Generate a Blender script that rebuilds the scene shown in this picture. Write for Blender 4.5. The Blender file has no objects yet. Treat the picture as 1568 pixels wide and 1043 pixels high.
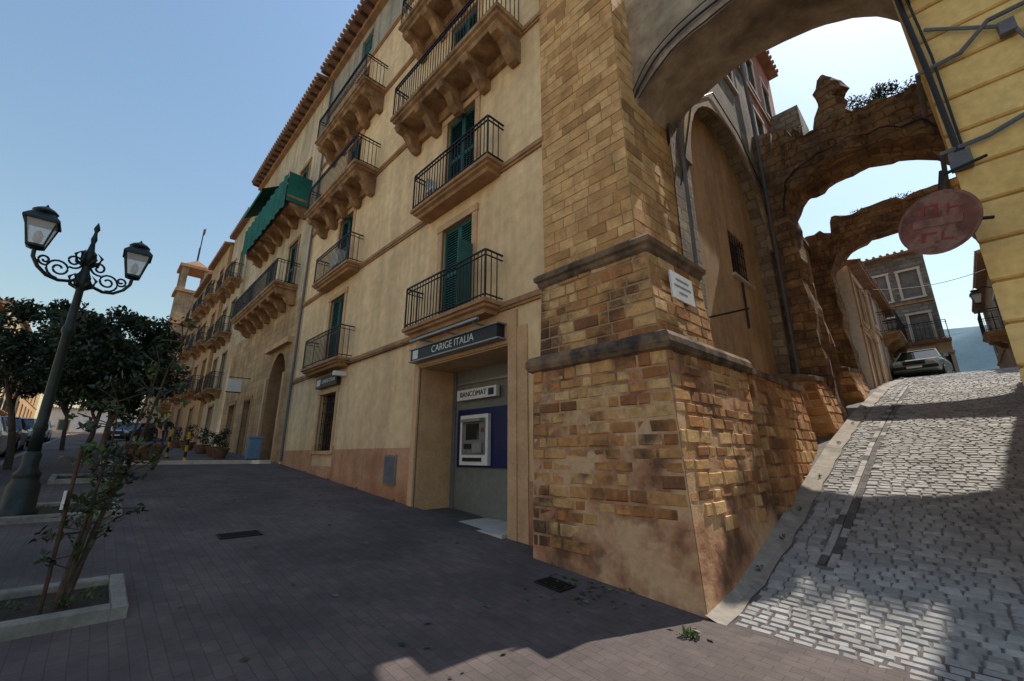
import bpy, math, random
from mathutils import Vector, Matrix, noise
R=random.Random(7)
rad=math.radians
sc=bpy.context.scene
sc.view_settings.view_transform='Standard'
sc.view_settings.look='None'
sc.view_settings.exposure=0

# ------------------------------------------------------------ materials
def col(c): return (c[0],c[1],c[2],1)
def mat(name,c1,c2=None,ns=1.5,rough=.9,bump=.25,bs=35,brick=None,rnd=None,rndamt=0,streak=0,metal=0,spec=.3,low=None,lo=.35,hi=.65,stain=None):
    m=bpy.data.materials.new(name); m.use_nodes=True
    nt=m.node_tree; N=nt.nodes; L=nt.links
    b=N['Principled BSDF']; b.inputs['Roughness'].default_value=rough
    b.inputs['Metallic'].default_value=metal
    b.inputs['Specular IOR Level'].default_value=spec
    if c2 is None: c2=tuple(x*.75 for x in c1)
    geo=N.new('ShaderNodeNewGeometry'); pos=geo.outputs['Position']
    def nz(scale,vec=pos,detail=4,rg=.6):
        n=N.new('ShaderNodeTexNoise'); n.inputs['Scale'].default_value=scale
        n.inputs['Detail'].default_value=detail; n.inputs['Roughness'].default_value=rg
        L.new(vec,n.inputs['Vector']); return n.outputs['Fac']
    def ramp(fac,stops,interp='LINEAR'):
        r=N.new('ShaderNodeValToRGB'); r.color_ramp.interpolation=interp
        e=r.color_ramp.elements
        while len(e)<len(stops): e.new(.5)
        for i,(p,c) in enumerate(stops):
            e[i].position=p; e[i].color=col(c) if not isinstance(c,(int,float)) else (c,c,c,1)
        L.new(fac,r.inputs['Fac']); return r.outputs['Color']
    def mix(a,bb,fac,mode='MIX'):
        x=N.new('ShaderNodeMixRGB'); x.blend_type=mode
        for k,v in (('Fac',fac),('Color1',a),('Color2',bb)):
            if isinstance(v,(int,float)): x.inputs[k].default_value=v if k=='Fac' else (v,v,v,1)
            elif isinstance(v,tuple): x.inputs[k].default_value=col(v)
            else: L.new(v,x.inputs[k])
        return x.outputs['Color']
    def mth(op,a,bb=0):
        x=N.new('ShaderNodeMath'); x.operation=op
        for i,v in enumerate((a,bb)):
            if isinstance(v,(int,float)): x.inputs[i].default_value=v
            else: L.new(v,x.inputs[i])
        return x.outputs[0]
    c=ramp(nz(ns),[(lo,c2),(hi,c1)])
    at=None
    if rnd or rndamt:
        a=N.new('ShaderNodeAttribute'); a.attribute_name='rnd'; at=a.outputs['Fac']
        if rnd:
            rc=ramp(at,rnd)
            c=mix(rc,ramp(nz(ns*2.3),[(.3,.7),(.7,1.15)]),1.0,'MULTIPLY')
        if rndamt:
            c=mix(c,ramp(at,[(0,1-rndamt),(1,1+rndamt*.6)]),1.0,'MULTIPLY')
    c=mix(c,ramp(nz(ns*9),[(.3,.86),(.7,1.1)]),1.0,'MULTIPLY')
    hgt=mth('MULTIPLY',nz(bs,detail=4,rg=.75),.5)
    if brick:
        uv=N.new('ShaderNodeUVMap')
        dn=N.new('ShaderNodeTexNoise'); dn.inputs['Scale'].default_value=brick.get('ds',3); L.new(uv.outputs['UV'],dn.inputs['Vector'])
        va=N.new('ShaderNodeVectorMath'); va.operation='SCALE'; L.new(dn.outputs['Color'],va.inputs[0]); va.inputs['Scale'].default_value=brick.get('d',.02)
        vb=N.new('ShaderNodeVectorMath'); L.new(uv.outputs['UV'],vb.inputs[0]); L.new(va.outputs[0],vb.inputs[1])
        bt=N.new('ShaderNodeTexBrick'); L.new(vb.outputs[0],bt.inputs['Vector'])
        bt.inputs['Scale'].default_value=1
        bt.inputs['Brick Width'].default_value=brick['w']; bt.inputs['Row Height'].default_value=brick['h']
        bt.inputs['Mortar Size'].default_value=brick.get('m',.008); bt.inputs['Mortar Smooth'].default_value=.3
        v=brick.get('v',.25)
        bt.inputs['Color1'].default_value=(1-v,1-v,1-v,1); bt.inputs['Color2'].default_value=(1+v*.6,1+v*.6,1+v*.6,1)
        mm=brick.get('mc',.5); bt.inputs['Mortar'].default_value=(mm,mm,mm,1)
        c=mix(c,bt.outputs['Color'],1.0,'MULTIPLY')
        hgt=mth('ADD',hgt,mth('MULTIPLY',bt.outputs['Fac'],-brick.get('b',.8)))
    if streak:
        mp=N.new('ShaderNodeMapping'); mp.inputs['Scale'].default_value=(2.2,2.2,.18); L.new(pos,mp.inputs['Vector'])
        c=mix(c,ramp(nz(1.3,mp.outputs[0]),[(.38,1-streak),(.62,1.04)]),1.0,'MULTIPLY')
    if low:
        sp=N.new('ShaderNodeSeparateXYZ'); L.new(pos,sp.inputs[0])
        e=mth('SUBTRACT',mth('ADD',mth('MULTIPLY',nz(1.1),low[0]*2.2),-low[0]*.1+low[2]),sp.outputs['Z'])
        f=ramp(e,[(0,0),(low[3],1)])
        lc=ramp(nz(3.1),[(.35,tuple(x*.7 for x in low[1])),(.65,low[1])])
        c=mix(c,lc,mix(0.0,low[4],f))
    if stain:
        c=mix(c,stain[0],mix(0.0,stain[1],ramp(nz(stain[2],detail=6,rg=.65),[(stain[3],0),(stain[4],1)])))
    L.new(c,b.inputs['Base Color'])
    if bump:
        bp=N.new('ShaderNodeBump'); bp.inputs['Strength'].default_value=bump; bp.inputs['Distance'].default_value=.03
        L.new(hgt,bp.inputs['Height']); L.new(bp.outputs[0],b.inputs['Normal'])
    return m

MAT={}
def reg(k,*a,**kw): MAT[k]=mat(k,*a,**kw)
reg('plaster',(.88,.63,.35),(.78,.54,.29),ns=.5,streak=.13,bump=.14,low=(.4,(.56,.34,.19),1.7,.8,.35),stain=((.46,.31,.18),.35,.45,.5,.72))
reg('plaster_grey',(.48,.42,.32),(.36,.31,.24),ns=.8,streak=.35,bump=.2)
reg('base_band',(.66,.36,.20),(.54,.26,.13),ns=1.2,streak=.2,bump=.25,low=(.4,(.38,.15,.07),.7,.6,.75),stain=((.3,.13,.07),.5,.9,.52,.7))
reg('trim',(.46,.26,.13),(.35,.19,.09),ns=3,bump=.15,streak=.2)
reg('frame_plaster',(.68,.43,.23),(.56,.34,.18),ns=2,bump=.12,streak=.08)
DK=(.07,.042,.028)
BL=[(0,(.32,.13,.05)),(.2,(.50,.24,.085)),(.45,(.62,.35,.135)),(.7,(.68,.43,.19)),(.9,(.54,.22,.07)),(1,(.22,.10,.045))]
reg('plinth_stone',(.5,.35,.18),ns=2.2,bump=.9,bs=14,rnd=BL,stain=(DK,.9,1.15,.48,.63))
reg('plinth_side',(.5,.35,.18),ns=2.2,bump=.9,bs=14,rnd=[(p,tuple(x*1.02 for x in c)) for p,c in BL],stain=(DK,.7,1.3,.50,.70))
UP=[(0,(.40,.21,.08)),(.15,(.56,.30,.115)),(.35,(.70,.40,.16)),(.75,(.78,.48,.21)),(1,(.62,.32,.115))]
reg('ashlar',(.5,.35,.18),ns=1.6,bump=.6,bs=22,rnd=UP,stain=((.25,.13,.06),.5,.8,.5,.75))
GR=[(0,(.26,.20,.13)),(.4,(.40,.30,.19)),(.8,(.50,.38,.23)),(1,(.32,.22,.13))]
reg('rubble',(.4,.3,.2),ns=2,bump=.8,bs=14,rnd=GR)
reg('mortar',(.46,.29,.16),(.30,.19,.10),ns=4,bump=.5)
reg('old_render',(.46,.22,.115),(.60,.38,.21),ns=1.3,bump=.8,bs=8,lo=.42,hi=.55,stain=(DK,.8,1.4,.48,.64))
reg('dark_stone',(.28,.18,.11),(.055,.045,.035),ns=2.5,bump=.9,bs=12)
reg('ruin',(.42,.25,.12),(.17,.10,.055),ns=1.5,bump=1.0,bs=9,brick=dict(w=.42,h=.24,m=.02,v=.35,d=.14,mc=.55),stain=(DK,.7,.8,.5,.68))
reg('rough_wall',(.36,.29,.20),(.22,.18,.13),ns=1.5,bump=1.0,bs=12,brick=dict(w=.38,h=.22,m=.02,v=.3,d=.12,mc=.7),stain=(DK,.5,.7,.5,.72))
reg('grey_wall',(.26,.23,.19),(.17,.15,.12),ns=1.5,bump=1.0,bs=12,brick=dict(w=.38,h=.22,m=.02,v=.3,d=.12,mc=.7))
reg('ochre_stone',(.58,.38,.19),(.38,.24,.12),ns=.9,bump=.7,bs=14,streak=.25,brick=dict(w=.6,h=.3,m=.012,v=.15,d=.05,mc=.75))
reg('side_plaster',(.62,.43,.25),(.48,.32,.18),ns=.8,bump=.25,streak=.2,stain=((.2,.14,.09),.5,.6,.5,.75))
reg('arch_plaster',(.54,.43,.30),(.30,.22,.15),ns=1.6,bump=.6,bs=14,streak=.2,stain=(DK,.6,.9,.52,.7))
reg('yellow',(.86,.60,.24),(.76,.50,.18),ns=1.2,bump=.12,streak=.06)
reg('yellow_d',(.5,.3,.10),ns=1.2,bump=.12)
reg('white_wall',(.82,.79,.74),(.72,.68,.62),ns=1,bump=.12,streak=.12)
reg('pink_wall',(.78,.60,.50),(.68,.50,.40),ns=1,bump=.12,streak=.15)
reg('red_wall',(.40,.15,.09),(.30,.11,.07),ns=1,bump=.12,streak=.25)
reg('cream_wall',(.66,.52,.33),(.52,.40,.25),ns=.6,bump=.2,streak=.3)
reg('orange_wall',(.62,.38,.18),(.48,.29,.14),ns=.6,bump=.2,streak=.3)
reg('brown_wall',(.46,.32,.19),(.32,.22,.13),ns=.6,bump=.4,streak=.35,brick=dict(w=.5,h=.28,m=.012,v=.12,d=.05,mc=.8))
reg('pale_terrace',(.70,.60,.44),(.62,.52,.38),ns=.6,bump=.1)
reg('roof_tile',(.34,.18,.10),(.20,.12,.08),ns=3,bump=.4)
reg('balcony_stone',(.46,.27,.13),(.24,.13,.065),ns=2.5,bump=.5,streak=.3)
reg('iron',(.018,.018,.02),(.03,.027,.025),ns=8,rough=.5,bump=.05,metal=.3)
reg('lamp_iron',(.02,.03,.03),(.035,.045,.042),ns=8,rough=.45,bump=.1,metal=.4)
reg('shutter',(.03,.13,.115),(.02,.095,.085),ns=3,rough=.6,bump=.08,rndamt=.25)
reg('grey_shutter',(.20,.19,.16),(.14,.13,.11),ns=3,rough=.6,bump=.08)
reg('dark_glass',(.015,.018,.02),rough=.08,bump=0,spec=.6)
reg('wood',(.10,.055,.03),(.06,.035,.02),ns=3,rough=.7)
reg('awning',(.015,.15,.115),(.01,.10,.08),ns=1,rough=.8,bump=.1)
reg('marble',(.6,.55,.47),(.5,.45,.38),ns=3,bump=.1)
reg('metal_grey',(.30,.31,.31),(.24,.25,.25),ns=2,rough=.45,metal=.5,bump=.03)
reg('atm_panel',(.20,.205,.18),(.17,.175,.155),ns=1,rough=.5,bump=.02)
reg('atm_blue',(.008,.016,.09),(.007,.013,.075),ns=1,rough=.35,bump=0)
reg('white_paint',(.75,.75,.72),(.68,.68,.65),ns=3,rough=.6,bump=.03)
reg('black_panel',(.02,.02,.022),rough=.4,bump=0)
reg('red_paint',(.26,.035,.03),(.18,.05,.045),ns=7,rough=.6,bump=.05)
reg('sign_worn',(.24,.09,.065),(.10,.045,.035),ns=7,rough=.75,bump=.1,stain=((.30,.18,.13),.7,4,.5,.6))
reg('sign_pale',(.30,.15,.11),(.18,.075,.055),ns=9,rough=.7,bump=.05)
reg('sign_scrawl',(.34,.04,.035),(.24,.05,.045),ns=9,rough=.7,bump=.05)
reg('paver',(.155,.118,.108),(.098,.078,.074),ns=.7,rough=.85,bump=.4,bs=40,brick=dict(w=.21,h=.105,m=.004,v=.12,d=.016,mc=.66,b=1.2),stain=((.045,.038,.036),.6,.5,.48,.7))
reg('pale_paving',(.36,.32,.28),(.28,.25,.22),ns=.7,bump=.3)
reg('ground',(.14,.12,.10),(.09,.08,.07),ns=.5)
reg('asphalt',(.06,.06,.06),(.045,.045,.045),ns=1,bump=.3,bs=80)
reg('cobble',(.40,.39,.37),(.29,.28,.265),ns=2,rough=.75,bump=.5,bs=28,rndamt=.24,stain=((.12,.11,.10),.35,1.2,.5,.72))
reg('cobble_bed',(.20,.19,.17),(.14,.13,.12),ns=8,bump=.8)
reg('strip_concrete',(.42,.38,.33),(.28,.25,.21),ns=1.6,bump=.6,bs=20,stain=((.12,.10,.08),.7,1.5,.46,.66))
reg('slab',(.55,.53,.49),(.40,.38,.35),ns=2.5,rough=.85,bump=.5,bs=20,rnd=[(0,(.09,.085,.08)),(.35,(.14,.135,.13)),(.4,(.34,.32,.30)),(1,(.44,.42,.39))])
reg('concrete',(.32,.30,.27),(.20,.19,.165),ns=3,bump=.6,stain=((.09,.08,.06),.5,2.5,.5,.68))
reg('soil',(.07,.05,.035),(.04,.03,.02),ns=8,bump=1)
reg('bark',(.12,.09,.065),(.07,.05,.04),ns=12,bump=.8)
reg('hill_haze_mat',(.05,.13,.17),(.03,.085,.13),ns=.03,bump=0)  # blue aerial haze is put into the hill's base colour
reg('terracotta',(.24,.12,.07),(.17,.09,.055),ns=4,bump=.2)
reg('cable',(.03,.03,.035),rough=.6,bump=0)
reg('pipe',(.16,.17,.18),(.12,.12,.13),ns=4,rough=.6,bump=.05)
reg('tyre',(.02,.02,.02),rough=.8,bump=0)
reg('chrome',(.6,.6,.6),rough=.2,metal=.9,bump=0)
reg('lightglass',(.7,.7,.68),rough=.15,bump=0,spec=.6)
reg('yellow_paint',(.7,.45,.03),rough=.6,bump=0)
reg('blue_bin',(.18,.30,.45),rough=.6,bump=0)
reg('skin',(.45,.27,.19),rough=.6,bump=0)
reg('cloth',(.03,.035,.05),(.02,.025,.04),ns=9,rough=.9,bump=.1)
reg('trousers',(.05,.06,.10),rough=.9,bump=.1)
reg('hair',(.03,.02,.015),rough=.7,bump=.2)
def paint(n,c):
    reg(n,c,tuple(x*.95 for x in c),ns=1,rough=.25,bump=0,spec=.6)
paint('car_silver',(.45,.46,.48)); paint('car_white',(.62,.66,.62)); paint('car_dark',(.04,.05,.08)); paint('car_green',(.26,.34,.31))
def leafmat(name,stops):
    m=bpy.data.materials.new(name); m.use_nodes=True; nt=m.node_tree; N=nt.nodes; L=nt.links
    b=N['Principled BSDF']; a=N.new('ShaderNodeAttribute'); a.attribute_name='rnd'
    r=N.new('ShaderNodeValToRGB'); e=r.color_ramp.elements
    while len(e)<len(stops): e.new(.5)
    for i,(p,c) in enumerate(stops): e[i].position=p; e[i].color=col(c)
    L.new(a.outputs['Fac'],r.inputs['Fac']); L.new(r.outputs['Color'],b.inputs['Base Color'])
    b.inputs['Roughness'].default_value=.5
    t=N.new('ShaderNodeBsdfTranslucent'); L.new(r.outputs['Color'],t.inputs['Color'])
    mx=N.new('ShaderNodeMixShader'); mx.inputs[0].default_value=.3
    L.new(b.outputs[0],mx.inputs[1]); L.new(t.outputs[0],mx.inputs[2]); L.new(mx.outputs[0],N['Material Output'].inputs['Surface'])
    MAT[name]=m
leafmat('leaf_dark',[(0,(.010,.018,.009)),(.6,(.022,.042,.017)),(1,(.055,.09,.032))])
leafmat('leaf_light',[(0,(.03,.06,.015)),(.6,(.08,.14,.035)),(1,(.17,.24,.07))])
m=bpy.data.materials.new('lamp_glass'); m.use_nodes=True; nt=m.node_tree
t=nt.nodes.new('ShaderNodeBsdfTransparent'); mx=nt.nodes.new('ShaderNodeMixShader'); mx.inputs[0].default_value=.55
pb=nt.nodes['Principled BSDF']; pb.inputs['Base Color'].default_value=(.75,.76,.74,1); pb.inputs['Roughness'].default_value=.2
nt.links.new(t.outputs[0],mx.inputs[1]); nt.links.new(pb.outputs[0],mx.inputs[2]); nt.links.new(mx.outputs[0],nt.nodes['Material Output'].inputs['Surface'])
MAT['lamp_glass']=m

# ------------------------------------------------------------ builder
class Obj:
    def __init__(s,name,M=None):
        s.name=name; s.M=M or Matrix.Identity(4); s.P={}; s.extra=[]; s.rough=None
    def part(s,p,m):
        if p in s.P and s.P[p]['m']!=m: p=p+'_'+m
        if p not in s.P: s.P[p]=dict(m=m,v=[],f=[],r=[])
        return s.P[p]
    def face(s,p,m,pts,r=None):
        s.mesh(p,m,pts,[tuple(range(len(pts)))],r)
    def mesh(s,p,m,vs,fs,r=None):
        d=s.part(p,m); n=len(d['v'])
        d['v'].extend(s.M@Vector(q) for q in vs)
        for f in fs: d['f'].append(tuple(n+i for i in f)); d['r'].append(.5 if r is None else r)
    def box(s,p,m,x0,x1,y0,y1,z0,z1,r=None):
        if x0>x1:x0,x1=x1,x0
        if y0>y1:y0,y1=y1,y0
        if z0>z1:z0,z1=z1,z0
        vs=[(x0,y0,z0),(x1,y0,z0),(x1,y1,z0),(x0,y1,z0),(x0,y0,z1),(x1,y0,z1),(x1,y1,z1),(x0,y1,z1)]
        s.mesh(p,m,vs,[(0,3,2,1),(4,5,6,7),(0,1,5,4),(1,2,6,5),(2,3,7,6),(3,0,4,7)],r)
    def loft(s,p,m,rings,cap=True,r=None):
        n=len(rings[0]); vs=[q for rg in rings for q in rg]; fs=[]
        for i in range(len(rings)-1):
            for j in range(n):
                k=(j+1)%n; fs.append((i*n+j,i*n+k,(i+1)*n+k,(i+1)*n+j))
        if cap: fs.append(tuple(reversed(range(n)))); fs.append(tuple((len(rings)-1)*n+j for j in range(n)))
        s.mesh(p,m,vs,fs,r)
    def tube(s,p,m,pts,rd,n=6,r=None):
        pts=[Vector(q) for q in pts]; rings=[]
        rr=rd if isinstance(rd,(list,tuple)) else [rd]*len(pts)
        for i,q in enumerate(pts):
            d=(pts[min(i+1,len(pts)-1)]-pts[max(i-1,0)]).normalized()
            a=d.cross(Vector((0,0,1)))
            if a.length<.05: a=d.cross(Vector((1,0,0)))
            a.normalize(); b=d.cross(a)
            rings.append([q+(a*math.cos(2*math.pi*k/n)+b*math.sin(2*math.pi*k/n))*rr[i] for k in range(n)])
        s.loft(p,m,rings,r=r)
    def lathe(s,p,m,prof,c=(0,0,0),n=16):
        s.loft(p,m,[[(c[0]+rr*math.cos(2*math.pi*k/n),c[1]+rr*math.sin(2*math.pi*k/n),c[2]+z) for k in range(n)] for rr,z in prof])
    def prismx(s,p,m,prof,x0,x1,r=None): # prof (y,z)
        s.loft(p,m,[[(x0,y,z) for y,z in prof],[(x1,y,z) for y,z in prof]],r=r)
    def text(s,body,loc,size,m,rot=(90,0,0)):
        cu=bpy.data.curves.new('text','FONT'); cu.body=body; cu.size=size; cu.extrude=.004; cu.align_x='CENTER'; cu.align_y='CENTER'
        o=bpy.data.objects.new('lettering',cu); o.location=loc; o.rotation_euler=[rad(a) for a in rot]
        cu.materials.append(MAT[m]); sc.collection.objects.link(o); s.extra.append(o)
    def done(s,smooth=()):
        e=bpy.data.objects.new(s.name,None); sc.collection.objects.link(e)
        c=Vector((0,0,0)); cnt=0
        for d in s.P.values():
            for v in d['v']: c+=v; cnt+=1
        if cnt: c/=cnt
        e.location=c
        for k,d in s.P.items():
            me=bpy.data.meshes.new(k)
            if s.rough:
                vs=[]
                for v in d['v']:
                    w=v*s.rough[1]; nv=noise.noise_vector(w)+.5*noise.noise_vector(w*2.7)
                    vs.append(v+nv*s.rough[0]-c)
            else: vs=[v-c for v in d['v']]
            me.from_pydata([tuple(v) for v in vs],[],d['f']); me.update()
            me.uv_layers.new(name='UVMap'); ca=me.attributes.new('rnd','FLOAT','FACE')
            ca.data.foreach_set('value',d['r'])
            uv=me.uv_layers[0]
            buf=[0.0]*(len(me.loops)*2)
            for pl in me.polygons:
                n=pl.normal
                if abs(n.z)>.75:
                    for li in pl.loop_indices:
                        v=me.vertices[me.loops[li].vertex_index].co+c; buf[2*li]=v.x; buf[2*li+1]=v.y
                else:
                    t=Vector((-n.y,n.x,0)).normalized()
                    for li in pl.loop_indices:
                        v=me.vertices[me.loops[li].vertex_index].co+c; buf[2*li]=v.dot(t); buf[2*li+1]=v.z
            uv.data.foreach_set('uv',buf)
            if k in smooth:
                me.polygons.foreach_set('use_smooth',[True]*len(me.polygons))
            me.materials.append(MAT[d['m']])
            o=bpy.data.objects.new(k,me); sc.collection.objects.link(o); o.parent=e
        for o in s.extra:
            o.location=Vector(o.location)-c; o.parent=e
        return e

def ashlar(o,p,m,A,B,C,D,ch,bw,seed=0,jit=.012,joint=.008,bev=.012,prot=.012,keep=None):
    """A bottom-left, B bottom-right, C top-right, D top-left, seen from outside"""
    rr=random.Random(seed); A,B,C,D=[Vector(q) for q in (A,B,C,D)]
    nrm=(B-A).cross(D-A).normalized()
    W=(B-A).length; H=(D-A).length
    def P(u,v): return (A*(1-u)+B*u)*(1-v)+(D*(1-u)+C*u)*v
    v=0; row=0
    while v<H-.02:
        h=ch*rr.uniform(.82,1.18)
        if H-v-h<ch*.4: h=H-v
        u=0
        first=True
        while u<W-.01:
            w=bw*rr.uniform(.5,1.5)
            if first and row%2: w*=.55
            first=False
            if W-u-w<bw*.4: w=W-u
            u0,u1,v0,v1=(u+joint)/W,(u+w-joint)/W,(v+joint)/H,(v+h-joint)/H
            bu,bv=bev/W,bev/H
            j=prot+rr.uniform(-jit,jit)*.7
            a=[P(u0,v0),P(u1,v0),P(u1,v1),P(u0,v1)]
            q=[(u0+bu,v0+bv),(u1-bu,v0+bv),(u1-bu,v1-bv),(u0+bu,v1-bv)]
            f=[P(x+rr.uniform(-.45,.45)*bu,y+rr.uniform(-.45,.45)*bv)+nrm*(j+rr.uniform(-.005,.005)) for x,y in q]
            a2=[x-nrm*.01 for x in a]
            if keep is None or keep(P((u0+u1)/2,(v0+v1)/2)):
                o.mesh(p,m,a2+f,[(4,5,6,7),(0,1,5,4),(1,2,6,5),(2,3,7,6),(3,0,4,7)],rr.random())
            u+=w
        v+=h; row+=1

def wall(o,p,m,x0,x1,z0,z1,ops,y=0,depth=.22,dm=None):
    xs=sorted({x0,x1,*[q for a in ops for q in a[:2] if x0<q<x1]}); zs=sorted({z0,z1,*[q for a in ops for q in a[2:4] if z0<q<z1]})
    for i in range(len(xs)-1):
        for j in range(len(zs)-1):
            cx=(xs[i]+xs[i+1])/2; cz=(zs[j]+zs[j+1])/2
            if any(a[0]<cx<a[1] and a[2]<cz<a[3] for a in ops): continue
            o.face(p,m,[(xs[i],y,zs[j]),(xs[i+1],y,zs[j]),(xs[i+1],y,zs[j+1]),(xs[i],y,zs[j+1])])
    for a in ops:
        d=a[4] if len(a)>4 else depth
        q='reveals'; mmm=dm or m
        X0,X1,Z0,Z1=a[:4]
        o.face(q,mmm,[(X0,y,Z0),(X0,y,Z1),(X0,y+d,Z1),(X0,y+d,Z0)])
        o.face(q,mmm,[(X1,y,Z0),(X1,y+d,Z0),(X1,y+d,Z1),(X1,y,Z1)])
        o.face(q,mmm,[(X0,y,Z1),(X1,y,Z1),(X1,y+d,Z1),(X0,y+d,Z1)])
        o.face(q,mmm,[(X0,y,Z0),(X0,y+d,Z0),(X1,y+d,Z0),(X1,y,Z0)])
def wall_arch(o,p,m,x0,x1,z0,z1,a0,a1,zb,zs,zc,depth,y=0,n=20,backm=None,rev=None):
    F=lambda X0,X1,Z0,Z1:o.face(p,m,[(X0,y,Z0),(X1,y,Z0),(X1,y,Z1),(X0,y,Z1)])
    if a0>x0:F(x0,a0,z0,z1)
    if x1>a1:F(a1,x1,z0,z1)
    if zb>z0:F(a0,a1,z0,zb)
    xm=(a0+a1)/2; a=(a1-a0)/2
    pts=[(xm-a*math.cos(math.pi*i/n), zs+(zc-zs)*math.sin(math.pi*i/n)) for i in range(n+1)]
    for i in range(n):
        (xa,za),(xb,zb2)=pts[i],pts[i+1]
        o.face(p,m,[(xa,y,za),(xb,y,zb2),(xb,y,z1),(xa,y,z1)])
    full=[(a0,zb)]+pts+[(a1,zb)]
    for i in range(len(full)-1):
        (xa,za),(xb,zb2)=full[i],full[i+1]
        if (xa,za)!=(xb,zb2): o.face('arch_reveal',rev or m,[(xa,y,za),(xa,y+depth,za),(xb,y+depth,zb2),(xb,y,zb2)])
    if backm:
        o.face('arch_back',backm,[(q[0],y+depth,q[1]) for q in full])
    return pts

def railing(o,x0,x1,yf,z,h=1.0,yw=0,step=.115,part='railing'):
    t=.016
    for zz,th in ((z+h,.03),(z+.09,.018),(z+h-.12,.014)):
        o.box(part,'iron',x0,x1,yf-.018,yf+.018,zz-th,zz)
        o.box(part,'iron',x0-.017,x0+.017,yf+.02,yw,zz-th,zz); o.box(part,'iron',x1-.017,x1+.017,yf+.02,yw,zz-th,zz)
    n=max(2,int((x1-x0)/step))
    for i in range(n+1):
        x=x0+(x1-x0)*i/n; w=t*.5 if 0<i<n else .016
        o.box(part,'iron',x-w,x+w,yf-w,yf+w,z,z+h-.03)
    n=max(1,int((yw-yf)/step))
    for i in range(1,n):
        y=yf+(yw-yf)*i/n
        for x in (x0,x1): o.box(part,'iron',x-t/2,x+t/2,y-t/2,y+t/2,z,z+h-.03)
def slab(o,x0,x1,proj,z,m='balcony_stone',th=.26,part='balcony_slabs'):
    rings=[]
    for dz,e in ((-th,-.16),(-th*.72,-.13),(-th*.6,-.06),(-th*.4,-.05),(-th*.33,0),(0,0)):
        rings.append([(x0-e,-proj-e,z+dz),(x1+e,-proj-e,z+dz),(x1+e,.02,z+dz),(x0-e,.02,z+dz)])
    o.loft(part,m,rings)
def corbel(o,x,w,proj,z,h,m='balcony_stone'):
    pr=[(0.01,z)]
    pr+= [(-proj*.92,z),(-proj*.95,z-h*.12),(-proj*.86,z-h*.3),(-proj*.62,z-h*.36),(-proj*.5,z-h*.52),(-proj*.42,z-h*.75),(-proj*.22,z-h*.98),(-proj*.08,z-h),(0.01,z-h*.95)]
    o.prismx('corbels',m,pr,x-w/2,x+w/2)
def louvre(o,x0,x1,z0,z1,y,slats=True,m='shutter'):
    mid=(x0+x1)/2; fw=.055; r=R.random()
    for a,b in ((x0,mid-.008),(mid+.008,x1)):
        o.box('shutters',m,a,a+fw,y-.025,y+.02,z0,z1,r); o.box('shutters',m,b-fw,b,y-.025,y+.02,z0,z1,r)
        for zz in (z0,(z0+z1)/2-.04,z1-.09): o.box('shutters',m,a+fw,b-fw,y-.022,y+.02,zz,zz+.09,r)
        if slats:
            n=int((z1-z0)/.07)
            for i in range(n):
                zz=z0+.09+(z1-z0-.18)*i/n
                o.mesh('shutters',m,[(a+fw,y-.02,zz),(b-fw,y-.02,zz),(b-fw,y+.012,zz+.05),(a+fw,y+.012,zz+.05),(a+fw,y-.02,zz+.008),(b-fw,y-.02,zz+.008),(b-fw,y+.012,zz+.058),(a+fw,y+.012,zz+.058)],[(0,1,2,3),(4,7,6,5),(0,4,5,1),(2,6,7,3)],r*.7)
        else:
            o.box('shutters',m,a+fw,b-fw,y-.005,y+.01,z0+.09,z1-.09,r)
    o.face('window_back','dark_glass',[(x0,y+.05,z0),(x1,y+.05,z0),(x1,y+.05,z1),(x0,y+.05,z1)])
def surround(o,x0,x1,z0,z1,w=.17,d=.035,m='frame_plaster',bottom=False):
    o.box('surrounds',m,x0-w,x0,-d,.02,z0,z1); o.box('surrounds',m,x1,x1+w,-d,.02,z0,z1)
    o.box('surrounds',m,x0-w-.03,x1+w+.03,-d-.02,.02,z1,z1+w)
    if bottom: o.box('surrounds',m,x0-w-.03,x1+w+.03,-d-.04,.02,z0-.1,z0)

# ------------------------------------------------------------ terrain
def interp(x,xs,ys):
    if x<=xs[0]: return ys[0]
    for i in range(len(xs)-1):
        if x<=xs[i+1]: return ys[i]+(ys[i+1]-ys[i])*(x-xs[i])/(xs[i+1]-xs[i])
    return ys[-1]
FX=[0,.8,2.3,4.9,6,9,13.6,20,25,60]; FY=[0,.12,.53,1.4,1.77,2.62,3.72,4.85,5.1,5.0]
GX=[-70,-17,0,3,8]; GY=[4.2,1.41,0,-.1,-.15]
def G(x,y):
    g=interp(x,GX,GY)
    f=interp(y,FX,FY) if y>0 else 0
    k=min(1,max(0,(x+1.3)/.6))
    return g*(1 if y<0 else max(0,1-y/12) if x>-1.3 else 1)+f*k
def rng(a,b,s):
    n=int(round((b-a)/s)); return [a+(b-a)*i/n for i in range(n+1)]
def sheet(name,m,xs,ys,off,fn=G):
    o=Obj(name); vs=[];fs=[]
    for y in ys:
        for x in xs: vs.append((x,y,fn(x,y)+off))
    n=len(xs)
    for j in range(len(ys)-1):
        for i in range(n-1): fs.append((j*n+i,j*n+i+1,(j+1)*n+i+1,(j+1)*n+i))
    o.mesh('surface',m,vs,fs); e=o.done(smooth=('surface',)); return e
sheet('ground','ground',[-2000,-600,-200]+rng(-80,-24,4)+rng(-22,10,.5)+[20,60,200,600,2000],[-2000,-600,-200,-80]+rng(-40,-8,4)+rng(-7,26,.5)+[30,40,60,120,300,700,2000],-.09)
sheet('piazza_pavement','paver',rng(-75,-20,2.5)+rng(-19.5,8,.5),rng(-6.4,.5,.3),0)
sheet('asphalt_road','asphalt',rng(-75,-20,2.5)+rng(-19.5,8,.5)+[20,40],rng(-12.5,-6.55,.5),-.04)
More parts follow.
